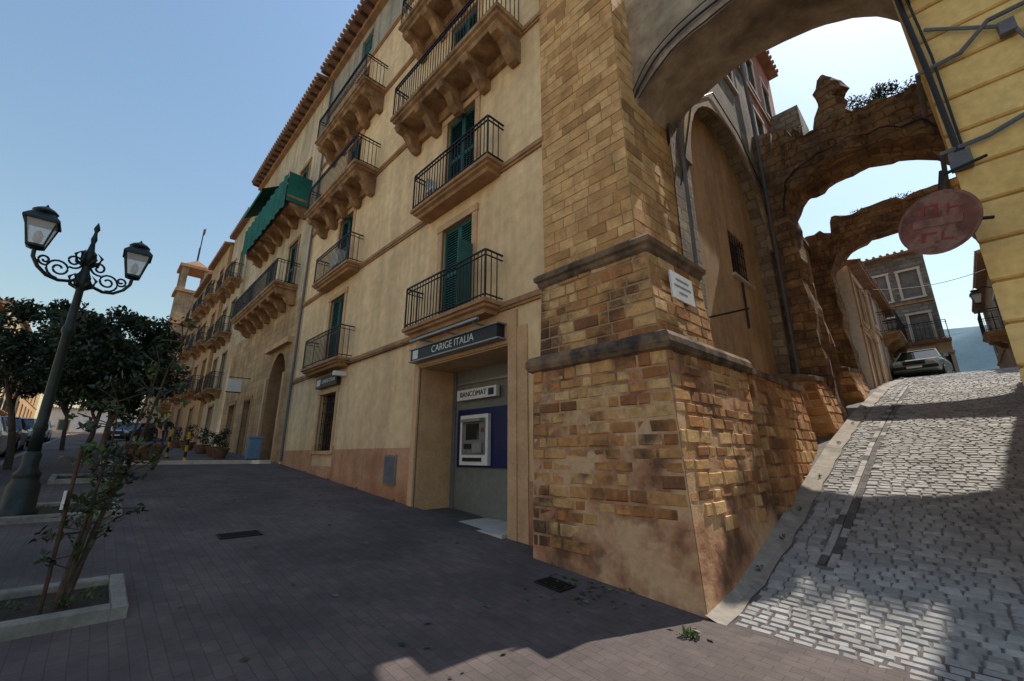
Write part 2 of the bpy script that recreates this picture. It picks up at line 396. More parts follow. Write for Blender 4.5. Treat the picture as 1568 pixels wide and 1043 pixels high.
sheet('piazza_paving','pale_paving',rng(-75,-20,2.5)+rng(-19.5,8,.5)+[20,40],rng(-33,-12.5,1.5),0)
o=Obj('pavement_kerb')
for i in range(70):
    x=8-i*1.0
    o.mesh('kerb_stones','concrete',[(x-.99,-6.55,G(x-1,-6)-.06),(x,-6.55,G(x,-6)-.06),(x,-6.4,G(x,-6)-.06),(x-.99,-6.4,G(x-1,-6)-.06),
      (x-.99,-6.55,G(x-1,-6)+.02),(x,-6.55,G(x,-6)+.02),(x,-6.4,G(x,-6)+.02),(x-.99,-6.4,G(x-1,-6)+.02)],[(0,3,2,1),(4,5,6,7),(0,1,5,4),(1,2,6,5),(2,3,7,6),(3,0,4,7)])
o.done()
XL=lambda y:.02+.045*max(y,0)
XR=lambda y:2.75+.085*(y-1.5)
o=Obj('cobbled_street')
vs=[];fs=[];ys=rng(0.0,27,.3)
for y in ys:
    for k in range(9):
        x=-.9+(9.9-.0)*k/8 if y<1.4 else -.9+(XR(y)+1.2+.9)*k/8
        vs.append((x,y,G(x,y)-.010))
for j in range(len(ys)-1):
    for k in range(8): fs.append((j*9+k,j*9+k+1,(j+1)*9+k+1,(j+1)*9+k))
o.mesh('bed','cobble_bed',vs,fs)
rr=random.Random(3)
y=.02; row=0
def P(px,py,h): return (px,py,G(px,py)+h)
while y<24:
    d=rr.uniform(.085,.115) if y<12 else .14
    x=XL(y)+.17+rr.uniform(-.02,.05)
    xe=(9 if y<1.4 else XR(y)+.1)
    while x<xe:
        w=rr.uniform(.11,.21); j=.004
        ln=x-XL(y)
        if y>1.6 and .52<ln+w/2<.72: x+=w; continue
        hh=.010+rr.uniform(-.006,.006)
        wy=.014*math.sin(x*2.3+y)+.01*math.sin(x*7+y*3)
        q=[(x+j,y+j+wy),(x+w-j,y+j+wy),(x+w-j,y+d-j+wy),(x+j,y+d-j+wy)]
        b=.015
        q=[(a+rr.uniform(-.007,.007),c+rr.uniform(-.006,.006)) for a,c in q]
        t=[(q[0][0]+b,q[0][1]+b),(q[1][0]-b,q[1][1]+b),(q[2][0]-b,q[2][1]-b),(q[3][0]+b,q[3][1]-b)]
        o.mesh('cobbles','cobble',[P(a,c,-.013) for a,c in q]+[P(a,c,hh+rr.uniform(-.003,.003)) for a,c in t],[(4,5,6,7),(0,1,5,4),(1,2,6,5),(2,3,7,6),(3,0,4,7)],rr.random())
        x+=w
    y+=d; row+=1
vs=[];fs=[];ys=rng(-.02,21,.35)
for yy in ys:
    for a in (-.1,.07,.16+.02*math.sin(yy*7)): vs.append((XL(yy)+a,yy,G(XL(yy)+a,yy)+(.06 if a<0 else .010)))
for j in range(len(ys)-1):
    for k in range(2): fs.append((j*3+k,j*3+k+1,(j+1)*3+k+1,(j+1)*3+k))
o.mesh('cement_strip','strip_concrete',vs,fs)
def slabrow(xf,w,l0,l1,h,ya,yb,p):
    y=ya; k=0
    while y<yb:
        ln=rr.uniform(l0,l1); e=.006
        x0=xf(y);x2=xf(y+ln)
        q=[(x0+e,y+e),(x0+w-e,y+e),(x2+w-e,y+ln-e),(x2+e,y+ln-e)]
        o.mesh('gutter_slabs','slab',[P(u,v,-.03) for u,v in q]+[P(u,v,h+rr.uniform(-.003,.003)) for u,v in q],[(4,5,6,7),(0,1,5,4),(1,2,6,5),(2,3,7,6),(3,0,4,7)],rr.uniform(.42,1) if rr.random()>p(k) else rr.uniform(0,.34)); y+=ln; k+=1
slabrow(lambda y:XL(y)+.53,.09,.2,.34,.016,1.7,21,lambda k:.35)
slabrow(lambda y:XL(y)+.63,.09,.2,.34,.014,1.7,21,lambda k:.8)
o.done()

# ------------------------------------------------------------ corner pillar / main building
WY=.5
b=Obj('corner_apartment_building',Matrix.Translation((0,WY,0)))
LV=[4.5,7.65,10.85,14.2]
XA,XB=-5.2,-12.0
ops=[(-6.45,-3.42,.2,3.6,1.02),(-12.55,-11.25,1.75,3.55,.25)]
for z in LV:
    for xc in (XA,XB): ops.append((xc-.58,xc+.58,z+.02,z+2.4,.2))
wall(b,'walls','plaster',-15.8,-2.4,-.2,16.95,ops,dm='frame_plaster')
wall(b,'attic_wall','plaster_grey',-15.8,-.95,16.95,19.2,[(XA-.5,XA+.5,17.5,18.6,.2),(XB-.5,XB+.5,17.5,18.6,.2)])
for xc in (XA,XB): louvre(b,xc-.5,xc+.5,17.5,18.6,.12,False)
for z in (4.36,7.5,10.7,14.05,16.9):
    b.box('string_courses','trim',-15.8,-2.42,-.07,.03,z,z+.1); b.box('string_courses','trim',-15.8,-2.42,-.045,.03,z-.06,z-.002)
wall(b,'base_band','base_band',-15.8,-6.65,-.2,1.78,[(-12.75,-11.05,1.3,1.9,.05)],y=-.03)
b.box('base_band','base_band',-2.93,-2.42,-.03,.0,-.2,1.2)
for xc in (XA,XB):
    for i,z in enumerate(LV):
        x0,x1=xc-.58,xc+.58
        surround(b,x0,x1,z,z+2.4)
        if xc==XB and i==1:
            b.box('air_conditioner','white_paint',xc-.3,xc+.3,-.3,-.03,z+.35,z+.9)
        louvre(b,x0,x1,z+.02,z+2.4,.1)
        big=i>=2
        if big:
            w=2.25; pr=.85
            slab(b,xc-w,xc+w,pr,z-.02,th=.3)
            for k in range(5): corbel(b,xc-w+.25+(2*w-.5)*k/4,.24,pr*.95,z-.3,.62)
            b.box('balcony_slabs','balcony_stone',xc-w+.12,xc+w-.12,-.12,.02,z-.62,z-.32)
            railing(b,xc-w+.06,xc+w-.06,-pr+.06,z-.02,1.05)
        else:
            w=1.5; pr=.5
            slab(b,xc-w+.12,xc+w+.12,pr,z-.02,th=.24,m='trim')
            railing(b,xc-w+.17,xc+w+.07,-pr+.05,z-.02,1.02)
b.box('shutters','shutter',XA+.6,XA+.64,-.42,-.02,LV[0]+.05,LV[0]+1.6)
b.box('chair','white_paint',XA-.95,XA-.6,-.35,-.05,LV[1]+.35,LV[1]+.4)
b.box('chair','white_paint',XA-.95,XA-.92,-.35,-.05,LV[1]+.4,LV[1]+.8)
for dx in (-.94,-.62):
    for dy in (-.34,-.08): b.box('chair','white_paint',XA+dx,XA+dx+.025,dy,dy+.025,LV[1],LV[1]+.35)
surround(b,-12.55,-11.25,1.75,3.55,w=.14,bottom=True)
b.face('window_back','dark_glass',[(-12.55,.2,1.75),(-11.25,.2,1.75),(-11.25,.2,3.55),(-12.55,.2,3.55)])
for k in range(8): b.box('window_grille','iron',-12.5+k*.17,-12.485+k*.17,.08,.095,1.75,3.55)
for k in range(5): b.box('window_grille','iron',-12.55,-11.25,.077,.097,1.95+k*.33,1.965+k*.33)
b.box('signboard','black_panel',-12.7,-11.0,-.16,-.05,3.75,4.1); b.box('signboard_logo','white_paint',-12.6,-12.3,-.175,-.162,3.82,4.03)
b.text('CARIGE ITALIA',(-11.65,WY-.166,3.93),.16,'white_paint')
b.box('security_camera','white_paint',-10.75,-10.6,-.4,-.02,3.95,4.08)
# bank portal
F='frame_plaster'
b.box('portal',F,-6.64,-6.45,-.05,.02,.1,3.62); b.box('portal',F,-3.42,-3.2,-.05,.02,.1,3.62)
b.box('portal',F,-6.64,-3.2,-.05,.02,3.62,4.25)
b.box('portal',F,-3.2,-2.95,-.03,.02,.0,3.9)
b.box('portal_base','marble',-6.44,-3.44,-.16,.995,.05,.34)
b.box('portal_base','concrete',-6.7,-3.1,-.24,-.161,-.1,.2)
y1=1.0
b.face('atm_wall','atm_panel',[(-6.45,y1,.3),(-3.42,y1,.3),(-3.42,y1,3.6),(-6.45,y1,3.6)])
for x in (-6.42,-6.36,-4.42,-3.5): b.box('atm_frame','metal_grey',x,x+.035,y1-.06,y1-.002,.34,3.6)
b.box('atm_frame','metal_grey',-6.3,-3.52,y1-.05,y1-.003,3.25,3.3)
b.box('atm_surround','atm_blue',-6.2,-4.46,y1-.05,y1-.002,1.35,2.65)
b.box('atm_sign','white_paint',-6.12,-4.72,y1-.16,y1-.06,2.86,3.10)
b.text('BANCOMAT',(-5.52,WY+y1-.166,2.98),.17,'atm_blue'); b.box('atm_sign_logo','atm_blue',-4.98,-4.8,y1-.168,y1-.162,2.9,3.05)
b.box('atm_machine','white_paint',-5.98,-5.0,y1-.14,y1-.052,1.4,2.5)
b.box('atm_fascia','atm_panel',-5.9,-5.08,y1-.146,y1-.1405,1.62,2.42)
b.box('atm_screen','dark_glass',-5.75,-5.3,y1-.155,y1-.147,1.95,2.3)
b.box('atm_slots','black_panel',-5.8,-5.55,y1-.165,y1-.147,1.75,1.86); b.box('atm_keypad','metal_grey',-5.45,-5.15,y1-.2,y1-.147,1.66,1.88)
b.box('atm_slots','black_panel',-5.85,-5.2,y1-.165,y1-.141,1.48,1.56); b.box('atm_label','red_paint',-5.22,-5.12,y1-.152,y1-.147,2.1,2.2)
b.box('atm_lid','metal_grey',-5.85,-5.15,y1-.26,y1-.147,2.34,2.4)
b.box('bank_sign','black_panel',-6.5,-3.5,-.26,-.06,3.72,3.98)
b.box('bank_sign_frame','metal_grey',-6.55,-3.45,-.28,-.05,3.98,4.01); b.box('bank_sign_frame','metal_grey',-6.55,-3.45,-.28,-.05,3.69,3.72)
b.text('CARIGE ITALIA',(-4.9,WY-.268,3.85),.22,'white_paint')
b.box('bank_sign_logo','white_paint',-6.4,-6.18,-.268,-.262,3.75,3.95)
b.box('lamp_bar','metal_grey',-6.2,-3.8,-.5,-.44,4.08,4.13)
for x in (-5.9,-5,-4.1): b.box('lamp_bar','metal_grey',x,x+.03,-.46,-.0,4.09,4.12)
b.box('meter_cabinet','metal_grey',-7.75,-7.2,-.075,-.03,.95,1.62); b.box('meter_cabinet_door','pipe',-7.7,-7.25,-.085,-.076,1.0,1.57)
b.tube('cables','cable',[(-15.8,-.09,4.2),(-13,-.09,4.3),(-9,-.09,4.28),(-6.7,-.09,4.3)],.012,5)
b.tube('drainpipe','pipe',[(-15.6,-.08,1.4),(-15.6,-.08,19)],.05,8)
def eave(o,x0,x1,z,proj=.6,y=0,depth=6):
    o.box('cornice','trim',x0,x1,y-.22,y+.02,z-.25,z)
    o.box('roof','roof_tile',x0,x1,y-proj,y+depth,z,z+.12)
    n=int((x1-x0)/.28)
    for i in range(n):
        x=x0+(x1-x0)*(i+.5)/n
        o.tube('roof_tiles','roof_tile',[(x,y-proj-.07,z+.13),(x,y+.6,z+.42)],.09,6)
        if i%2==0: o.box('rafters','wood',x-.05,x+.05,y-proj+.05,y-.23,z-.1,z-.003)
eave(b,-15.8,-.6,19.2)
b.done()

def foot(xl,xr,yf,yb,z,e=0,sl=.04):
    return [(xl-e,yf-e,z),(xr+e,yf-e,z),(xr+e+sl*(yb-yf),yb+e,z),(xl-e,yb+e,z)]
p=Obj('stone_corner_pillar')
p0=foot(-2.42,0,0,2.55,-.15); p1=foot(-2.58,-.28,.24,2.8,2.95)
def rough_loft(part,m,r0,r1,amp):
    """subdivided, hand-plastered looking faces between two footprints"""
    r0=[Vector(q) for q in r0]; r1=[Vector(q) for q in r1]
    for k in (0,1):
        A,B,C,D=r0[k],r0[k+1],r1[k+1],r1[k]; n=(B-A).cross(D-A).normalized(); nu,nv=22,26; vs=[];fs=[]
        for j in range(nv+1):
            for i in range(nu+1):
                u,v=i/nu,j/nv; q=(A*(1-u)+B*u)*(1-v)+(D*(1-u)+C*u)*v
                w=(noise.noise(q*1.7)+.6*noise.noise(q*4.3))*amp*(0 if i in(0,nu) else 1)
                vs.append(q+n*(w+.004))
        for j in range(nv):
            for i in range(nu): fs.append((j*(nu+1)+i,j*(nu+1)+i+1,(j+1)*(nu+1)+i+1,(j+1)*(nu+1)+i))
        p.mesh(part,m,vs,fs)
    p.loft('core_inner','mortar',[[tuple(Vector(q)+Vector((-.04 if i in(1,2) else 0,.04 if i<2 else 0,0))) for i,q in enumerate(r)] for r in (r0,r1)])
rough_loft('render_coat','old_render',p0,p1,.008)
def side_patch(r0,r1,seed,m,m2,ch,bw,**k):
    ashlar(p,'blocks_'+m,m,r0[0],r0[1],r1[1],r1[0],ch,bw,seed,**k)
    ashlar(p,'blocks_'+m2,m2,r0[1],r0[2],r1[2],r1[1],ch,bw,seed+1,**k)
def kp(P):
    n=noise.noise(Vector((P.x*.8+P.y*.8,P.y*.5,P.z*.7+3)))
    return P.z>.72+1.2*n+(.25 if P.x>-.9 and P.y<.3 else 0)
side_patch(p0,p1,11,'plinth_stone','plinth_side',.17,.30,jit=.02,joint=.008,bev=.02,prot=.014,keep=kp)
cap=[foot(-2.58,-.28,.24,2.8,z,e) for z,e in ((2.9,.015),(2.93,.07),(3.0,.1),(3.08,.095),(3.15,.05),(3.2,-.08))]
p.loft('plinth_cap','dark_stone',cap)
m0=foot(-2.52,-.4,.34,2.05,3.15); m1=foot(-2.5,-.5,.38,2.0,4.42)
p.loft('core_middle','mortar',[m0,m1]); side_patch(m0,m1,21,'plinth_stone','plinth_side',.17,.34,jit=.012,joint=.006,bev=.014,prot=.012)
cap=[foot(-2.5,-.5,.38,2.0,z,e) for z,e in ((4.4,.01),(4.44,.04),(4.5,.05),(4.53,.09),(4.6,.1),(4.66,.04),(4.7,-.04))]
p.loft('moulding','dark_stone',cap)
u0=foot(-2.47,-.68,.44,1.95,4.66); u1=foot(-2.47,-.98,.47,1.95,19.0)
p.loft('core_middle','mortar',[u0,u1]); side_patch(u0,u1,31,'ashlar','ashlar',.2,.40,jit=.006,joint=.003,bev=.006,prot=.008)
pm=Matrix.Translation((-.36,.75,3.75))@Matrix.Rotation(rad(88),4,'Z')@Matrix.Rotation(rad(-2),4,'X')
p.M=pm
p.box('street_name_plate','white_paint',-.05,.62,-.045,-.02,.0,.42)
for k,(a,c) in enumerate(((.1,.46),(.04,.52),(.16,.4))):
    x=a
    while x<c: p.box('plate_lettering','pipe',x,x+.022,-.047,-.0455,.3-k*.1,.335-k*.1); x+=.036
p.M=Matrix.Identity(4)
p.done()

# ------------------------------------------------------------ side wall with blind arch
RZ=Matrix.Rotation(rad(90),4,'Z')
s=Obj('side_street_wall',Matrix.Translation((-.6,0,0))@RZ)
pts=wall_arch(s,'stone_wall','rough_wall',1.9,8.3,-.2,11.6,2.7,7.75,-.2,7.1,9.7,.3,backm=None,rev='rough_wall')
wall(s,'plaster_wall','side_plaster',2.6,7.85,-.2,9.9,[(5.4,6.6,5.75,6.95,.2)],y=.3)
s.face('window_back','dark_glass',[(5.4,.48,5.75),(6.6,.48,5.75),(6.6,.48,6.95),(5.4,.48,6.95)])
for k in range(7): s.box('window_grille','iron',5.45+k*.18,5.465+k*.18,.33,.345,5.75,6.95)
for k in range(4): s.box('window_grille','iron',5.4,6.6,.328,.346,5.95+k*.28,5.965+k*.28)
s.box('sill','marble',5.3,6.7,.22,.3,5.68,5.75)
n=len(pts)
for i in range(n-1):
    (xa,za),(xb,zb)=pts[i],pts[i+1]
    cx,cz=5.225,7.1
    def off(x,z,k): 
        d=Vector((x-cx,0,z-cz)); d.normalize(); return (x+d.x*k,z+d.z*k)
    a2=off(xa,za,.3); b2=off(xb,zb,.3); a3=off(xa,za,.006); b3=off(xb,zb,.006)
    r=R.random()
    s.mesh('arch_ring','rubble',[(a3[0],-.06,a3[1]),(b3[0],-.06,b3[1]),(b2[0],-.06,b2[1]),(a2[0],-.06,a2[1]),(a3[0],.02,a3[1]),(b3[0],.02,b3[1]),(b2[0],.02,b2[1]),(a2[0],.02,a2[1])],[(0,1,2,3),(0,4,5,1),(2,6,7,3),(1,5,6,2),(0,3,7,4)],r)
wall(s,'upper_wall','rough_wall',1.9,8.3,11.6,13.4,[(3.4,4.3,11.9,13.2,.2),(5.9,6.8,11.9,13.2,.2)])
wall(s,'top_wall','cream_wall',1.9,8.3,13.4,18.5,[(3.4,4.3,14.6,16.3,.2),(5.9,6.8,14.6,16.3,.2)])
for a in (3.4,5.9):
    louvre(s,a,a+.9,11.9,13.2,.1,False); louvre(s,a,a+.9,14.6,16.3,.1,False)
    surround(s,a,a+.9,11.9,13.2,w=.14,m='marble',bottom=True); surround(s,a,a+.9,14.6,16.3,w=.14,m='marble',bottom=True)
s.box('string','trim',1.9,8.3,-.06,.02,13.35,13.45)
s.box('cornice','trim',1.9,8.4,-.4,.4,18.5,18.7)
s.face('end_wall','cream_wall',[(8.3,0,-.2),(8.3,6,-.2),(8.3,6,18.5),(8.3,0,18.5)])
s.tube('downpipes','pipe',[(7.9,-.12,1.9),(7.9,-.12,11.5),(7.7,-.12,13.2),(7.7,-.12,17)],.05,8)
s.tube('downpipes','pipe',[(2.15,-.1,4.6),(2.15,-.1,10)],.035,6)
s.tube('cables','cable',[(2.0,-.06,6.3),(3.1,-.07,8.9),(4.5,-.09,10.1),(6.2,-.09,9.9),(7.6,-.07,9.2),(9,-.05,8.8)],.014,5)
s.tube('wall_bracket','iron',[(3.1,.28,4.1),(3.1,-.55,4.1)],.018,6); s.tube('wall_bracket','iron',[(3.1,-.5,3.75),(3.1,-.5,4.6)],.022,6)
s.done()

def buttress(name,y0,y1,xt,xb,zt,seed,slope=0):
    q=Obj(name)
    zb=G(.0,y0)-.3
    r0=[(-.75,y0-.05,zb),(xb,y0-.05,zb),(xb+.05,y1+.08,zb),(-.75,y1+.08,zb)]
    r1=[(-.75,y0,zt),(xt,y0,zt),(xt+.05,y1,zt+slope),(-.75,y1,zt+slope)]
    q.loft('core','old_render',[r0,r1])
    ashlar(q,'blocks','plinth_side',r0[0],r0[1],r1[1],r1[0],.2,.32,seed,prot=.014,bev=.018,jit=.02)
    ashlar(q,'blocks','plinth_side',r0[1],r0[2],r1[2],r1[1],.2,.32,seed+1,prot=.014,bev=.018,jit=.02)
    e=.05
    q.loft('cap','dark_stone',[[(-.8,y0-e,zt-.03),(xt+e,y0-e,zt-.03),(xt+.05+e,y1+e,zt+slope-.03),(-.8,y1+e,zt+slope-.03)],
       [(-.8,y0-e,zt+.08),(xt+e,y0-e,zt+.08),(xt+.05+e,y1+e,zt+slope+.08),(-.8,y1+e,zt+slope+.08)],
       [(-.8,y0+.03,zt+.2),(xt-.22,y0+.03,zt+.16),(xt-.2,y1-.03,zt+slope+.16),(-.8,y1-.03,zt+slope+.2)]])
    q.done()
buttress('stone_buttress',3.0,5.95,-.16,.13,2.95,41)
buttress('stone_buttress',6.9,8.9,.0,.3,3.3,43,.15)
buttress('stone_buttress',11.2,13.3,.1,.45,4.1,45,.2)

# ------------------------------------------------------------ arches
def arch(name,m,x0,x1,zs,zc,top,y0,y1,rough=.0,n=28,piers=(),under=None,seed=0,fr=1.4,zsr=None):
    o=Obj(name); 
    if rough: o.rough=(rough,fr)
    xm=(x0+x1)/2; a=(x1-x0)/2; K=8; KY=6
    zl=lambda t: zs if zsr is None else zs+(zsr-zs)*t
    I=[(xm-a*math.cos(math.pi*i/n), zl(i/n)+(zc-zl(i/n))*abs(math.sin(math.pi*i/n))**.8) for i in range(n+1)]
    for i in range(n):
        (xa,za),(xb,zb)=I[i],I[i+1]; ta,tb=top(xa),top(xb)
        for k in range(K):
            u,v=k/K,(k+1)/K
            A=(xa,za+(ta-za)*u);B=(xb,zb+(tb-zb)*u);C=(xb,zb+(tb-zb)*v);D=(xa,za+(ta-za)*v)
            o.face('masonry',m,[(A[0],y0,A[1]),(B[0],y0,B[1]),(C[0],y0,C[1]),(D[0],y0,D[1])])
            o.face('masonry',m,[(B[0],y1,B[1]),(A[0],y1,A[1]),(D[0],y1,D[1]),(C[0],y1,C[1])])
        for k in range(KY):
            ya,yb=y0+(y1-y0)*k/KY,y0+(y1-y0)*(k+1)/KY
            o.face('soffit',under or m,[(xa,ya,za),(xa,yb,za),(xb,yb,zb),(xb,ya,zb)])
            o.face('masonry',m,[(xa,ya,ta),(xb,ya,tb),(xb,yb,tb),(xa,yb,ta)])
    for (px0,px1,z0,z1,bx) in piers:
        nz=max(2,int((z1-z0)/.4))
        for i in range(nz):
            za,zb=z0+(z1-z0)*i/nz,z0+(z1-z0)*(i+1)/nz
            fa=bx*(1-i/nz); fb=bx*(1-(i+1)/nz)
            nx=4
            for (yy) in (y0,y1):
                for k in range(nx):
                    L0=px0+(px1+fa-px0)*k/nx; L1=px0+(px1+fa-px0)*(k+1)/nx; U0=px0+(px1+fb-px0)*k/nx; U1=px0+(px1+fb-px0)*(k+1)/nx
                    q=[(L0,yy,za),(L1,yy,za),(U1,yy,zb),(U0,yy,zb)]
                    o.face('pier',m,q if yy==y0 else q[::-1])
            for k in range(KY):
                ya,yb=y0+(y1-y0)*k/KY,y0+(y1-y0)*(k+1)/KY
                o.face('pier',m,[(px1+fa,ya,za),(px1+fa,yb,za),(px1+fb,yb,zb),(px1+fb,ya,zb)])
                o.face('pier',m,[(px0,yb,za),(px0,ya,za),(px0,ya,zb),(px0,yb,zb)])
    return o,I
o,I=arch('street_arch','arch_plaster',-.82,2.68,6.9,8.2,lambda x:9.9,.95,2.2,rough=.03,fr=2)
def arcpts(I,y,dz,s=0,e=None): return [(x,y,z+dz) for x,z in I[s:e]]
o.tube('cables','cable',arcpts(I,.9,.18),.02,6); o.tube('cables','cable',arcpts(I,.88,.32,2),.012,5)
o.tube('cables','cable',arcpts(I,.9,-.03,4),.014,5)
o.done()
def tp2(x): return 10.3+.4*noise.noise(Vector((x*1.3,3,1)))+.25*noise.noise(Vector((x*4,7,1)))+(.35 if x<.6 else 0)
o,I=arch('ruined_stone_arch','ruin',-.15,3.35,7.9,9.25,tp2,8.0,9.3,rough=.13,fr=2.2,piers=((-.9,-.15,1.5,10.9,.35),(3.35,4.3,1.5,10.3,0)))
pin=[]
for z,w,dx in ((10.2,.6,0),(10.6,.5,0.02),(10.9,.36,-.03),(11.2,.32,.03),(11.35,.28,.0),(11.6,.36,.04),(11.75,.36,.0),(11.9,.31,.03),(12.1,.24,.03),(12.25,.1,.05)):
    pin.append([(1.3+dx+w*math.cos(a)*(1+.15*math.sin(3*a+z*5)),8.6+w*.9*math.sin(a),z+.05*math.sin(a*2+z)) for a in [2*math.pi*k/12 for k in range(12)]])
o.loft('pinnacle','ruin',pin)
o.tube('cables','cable',arcpts(I,7.9,.3),.02,5)
o.done()
def tp3(x): return 10.0+.3*noise.noise(Vector((x*1.5,13,1)))+.15*noise.noise(Vector((x*5,13,1)))-(.5 if x<.3 else 0)
o,I=arch('ruined_stone_arch','ruin',-.1,3.75,7.3,9.15,tp3,13.2,14.2,rough=.12,fr=2.4,piers=((-.9,-.1,3,9.6,.3),(3.75,4.6,3,9.9,0)))
o.done()

def leaves(o,part,m,clumps,size,seed=0,asp=.5,up=0):
    rr=random.Random(seed)
    for (cx,cy,cz,rx,ry,rz,n) in clumps:
        cr=rr.uniform(.0,.55)
        for i in range(n):
            while True:
                a=Vector((rr.uniform(-1,1),rr.uniform(-1,1),rr.uniform(-1,1)))
                if a.length<1: break
            a=a*(.6+.4*rr.random())
            c=Vector((cx+a.x*rx,cy+a.y*ry,cz+a.z*rz))
            d=Vector((rr.gauss(0,1),rr.gauss(0,1),rr.gauss(0,1)+up)).normalized()
            e=d.cross(Vector((rr.gauss(0,1),rr.gauss(0,1),rr.gauss(0,1)))).normalized()
            s=size*rr.uniform(.6,1.3)
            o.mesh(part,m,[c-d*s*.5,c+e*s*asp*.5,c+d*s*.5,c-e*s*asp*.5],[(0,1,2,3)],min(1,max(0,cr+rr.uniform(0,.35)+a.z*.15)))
o=Obj('ruin_vegetation')
cl=[]
for i in range(15):
    x=1.8+i*.12; cl.append((x,7.95+R.random()*.7,10.45+R.random()*.2-(.25 if x>2.7 else 0),.24,.35,.24+.12*R.random(),140))
cl+=[(2.25,8.5,10.8,.12,.15,.25,60),(.4,8.5,10.8,.25,.3,.1,60),(1.0,13.6,10.1,.3,.3,.1,60),(2.2,13.6,10.15,.4,.3,.12,80)]
leaves(o,'leaves','leaf_dark',cl,.09,5,.35,.6); leaves(o,'grass','leaf_light',[(2.3,8.5,10.9,.18,.2,.24,90)],.16,6,.12,2); o.done()

# ------------------------------------------------------------ yellow corner building on the right
YX=2.62; YY=1.5; YB=12.5; YT=14.5
y=Obj('yellow_corner_building')
sx=lambda yy:YX+.092*(yy-YY)
def yfoot(e,z,yb=YB): return [(YX-e,YY-e,z),(9,YY-e,z),(9,yb,z),(sx(yb)-e,yb,z)]
y.loft('wall_core','yellow_d',[yfoot(-.03,-.3),yfoot(-.03,YT)])
z=-.2
while z<6.9:
    y.loft('rustication','yellow',[yfoot(-.02,z,YB-.01),yfoot(0,z+.02,YB-.01),yfoot(0,z+.395,YB-.01),yfoot(-.02,z+.415,YB-.01)]); z+=.44
y.loft('cornice','yellow',[yfoot(0.0,7.0,YB-.01),yfoot(.06,7.06,YB-.01),yfoot(.08,7.2,YB-.01),yfoot(.02,7.3,YB-.01)])
y.loft('upper_wall','yellow',[yfoot(0.0,7.32,YB-.01),yfoot(0,YT-.1,YB-.01)])
y.loft('roof','roof_tile',[yfoot(.25,YT,YB+.2),yfoot(.25,YT+.1,YB+.2)])
for zc,h in ((5.95,.25),(4.85,.1)):
    y.tube('conduits','pipe',[(YX-.05,2.2,zc-.1),(YX-.06,YY-.06,zc),(YX+.3,YY-.07,zc+.02),(YX+.55,YY-.08,zc+h),(YX+2.5,YY-.07,zc+h*1.2),(9,YY-.07,zc+h)],.025,6)
y.tube('cables','cable',[(YX+.06,YY-.05,4.75),(YX+.02,YY-.06,6.0),(YX-.04,YY-.07,7.2),(YX+.1,YY-.09,9.2)],.03,6)
y.tube('cables','cable',[(YX+.10,YY-.05,4.75),(YX+.09,YY-.06,6.1),(YX+.03,YY-.07,7.2),(YX+.2,YY-.09,9.2)],.014,6)
y.tube('conduits','pipe',[(YX+.1,YY-.05,6.5),(YX+.7,YY-.07,6.0),(YX+.8,YY-.07,5.6),(YX+1.6,YY-.07,5.7),(9,YY-.07,5.8)],.02,6)
y.box('junction_box','pipe',YX-.03,YX+.14,YY-.12,YY-.005,4.6,4.78)
y.box('junction_box','pipe',YX+.6,YX+.72,YY-.1,YY-.005,5.95,6.1)
y.done()
def house(name,x0,x1,z0,z1,m,M,cols,levels,trim='trim',bal=(),depth=6,door=(),wb='shutter',eav=.35,slats=False,ww=.9,wh=1.6,base=None):
    o=Obj(name,M)
    ops=[]
    for c in cols:
        for l in levels: ops.append((c-ww/2,c+ww/2,l,l+wh,.18))
    for d in door: ops.append((d[0]-d[1]/2,d[0]+d[1]/2,d[2],d[2]+d[3],.25))
    wall(o,'walls',m,x0,x1,z0,z1,ops)
    for (a,bq) in ((x0,1),(x1,0)):
        q=[(a,0,z0),(a,0,z1),(a,depth,z1),(a,depth,z0)]
        o.face('side_walls',m,q if not bq else q[::-1])
    o.face('side_walls',m,[(x0,depth,z0),(x1,depth,z0),(x1,depth,z1),(x0,depth,z1)])
    for i,a in enumerate(ops[:len(cols)*len(levels)]):
        surround(o,a[0],a[1],a[2],a[3],w=.12,m=trim,bottom=True)
        louvre(o,a[0],a[1],a[2],a[3],.09,slats,wb)
        l=levels[i%len(levels)]; c=cols[i//len(levels)]
        if bal=='all' or (i//len(levels),i%len(levels)) in bal:
            slab(o,c-1.0,c+1.0,.7,l-.05,th=.22); railing(o,c-.95,c+.95,-.65,l-.05,1.0,step=.16)
            for k in (-.7,.7): corbel(o,c+k,.16,.6,l-.26,.35)
    for d in door:
        o.face('doors','wood',[(d[0]-d[1]/2,.2,d[2]),(d[0]+d[1]/2,.2,d[2]),(d[0]+d[1]/2,.2,d[2]+d[3]),(d[0]-d[1]/2,.2,d[2]+d[3])])
        surround(o,d[0]-d[1]/2,d[0]+d[1]/2,d[2],d[2]+d[3],w=.15,m=trim)
    if base: o.box('base_band',base[0],x0+.005,x1-.005,-.03,-.004,z0,base[1])
    o.box('string','trim',x0,x1,-.06,.02,levels[-1]-.35,levels[-1]-.25)
    o.box('roof','roof_tile',x0-.02,x1+.02,-eav,depth,z1,z1+.1)
    n=int((x1-x0)/.3)
    for i in range(n):
        x=x0+(x1-x0)*(i+.5)/n; o.tube('roof_tiles','roof_tile',[(x,-eav-.05,z1+.12),(x,.5,z1+.3)],.08,5)
    return o
def side(xw,y,ang=90): return Matrix.Translation((xw,y,0))@Matrix.Rotation(rad(ang),4,'Z')
house('red_house',8.5,13.4,0,17.2,'red_wall',side(-.75,0),[10,12],[11.5,14.2],trim='marble').done()
q=Obj('stone_terrace_wall',side(-.55,0))
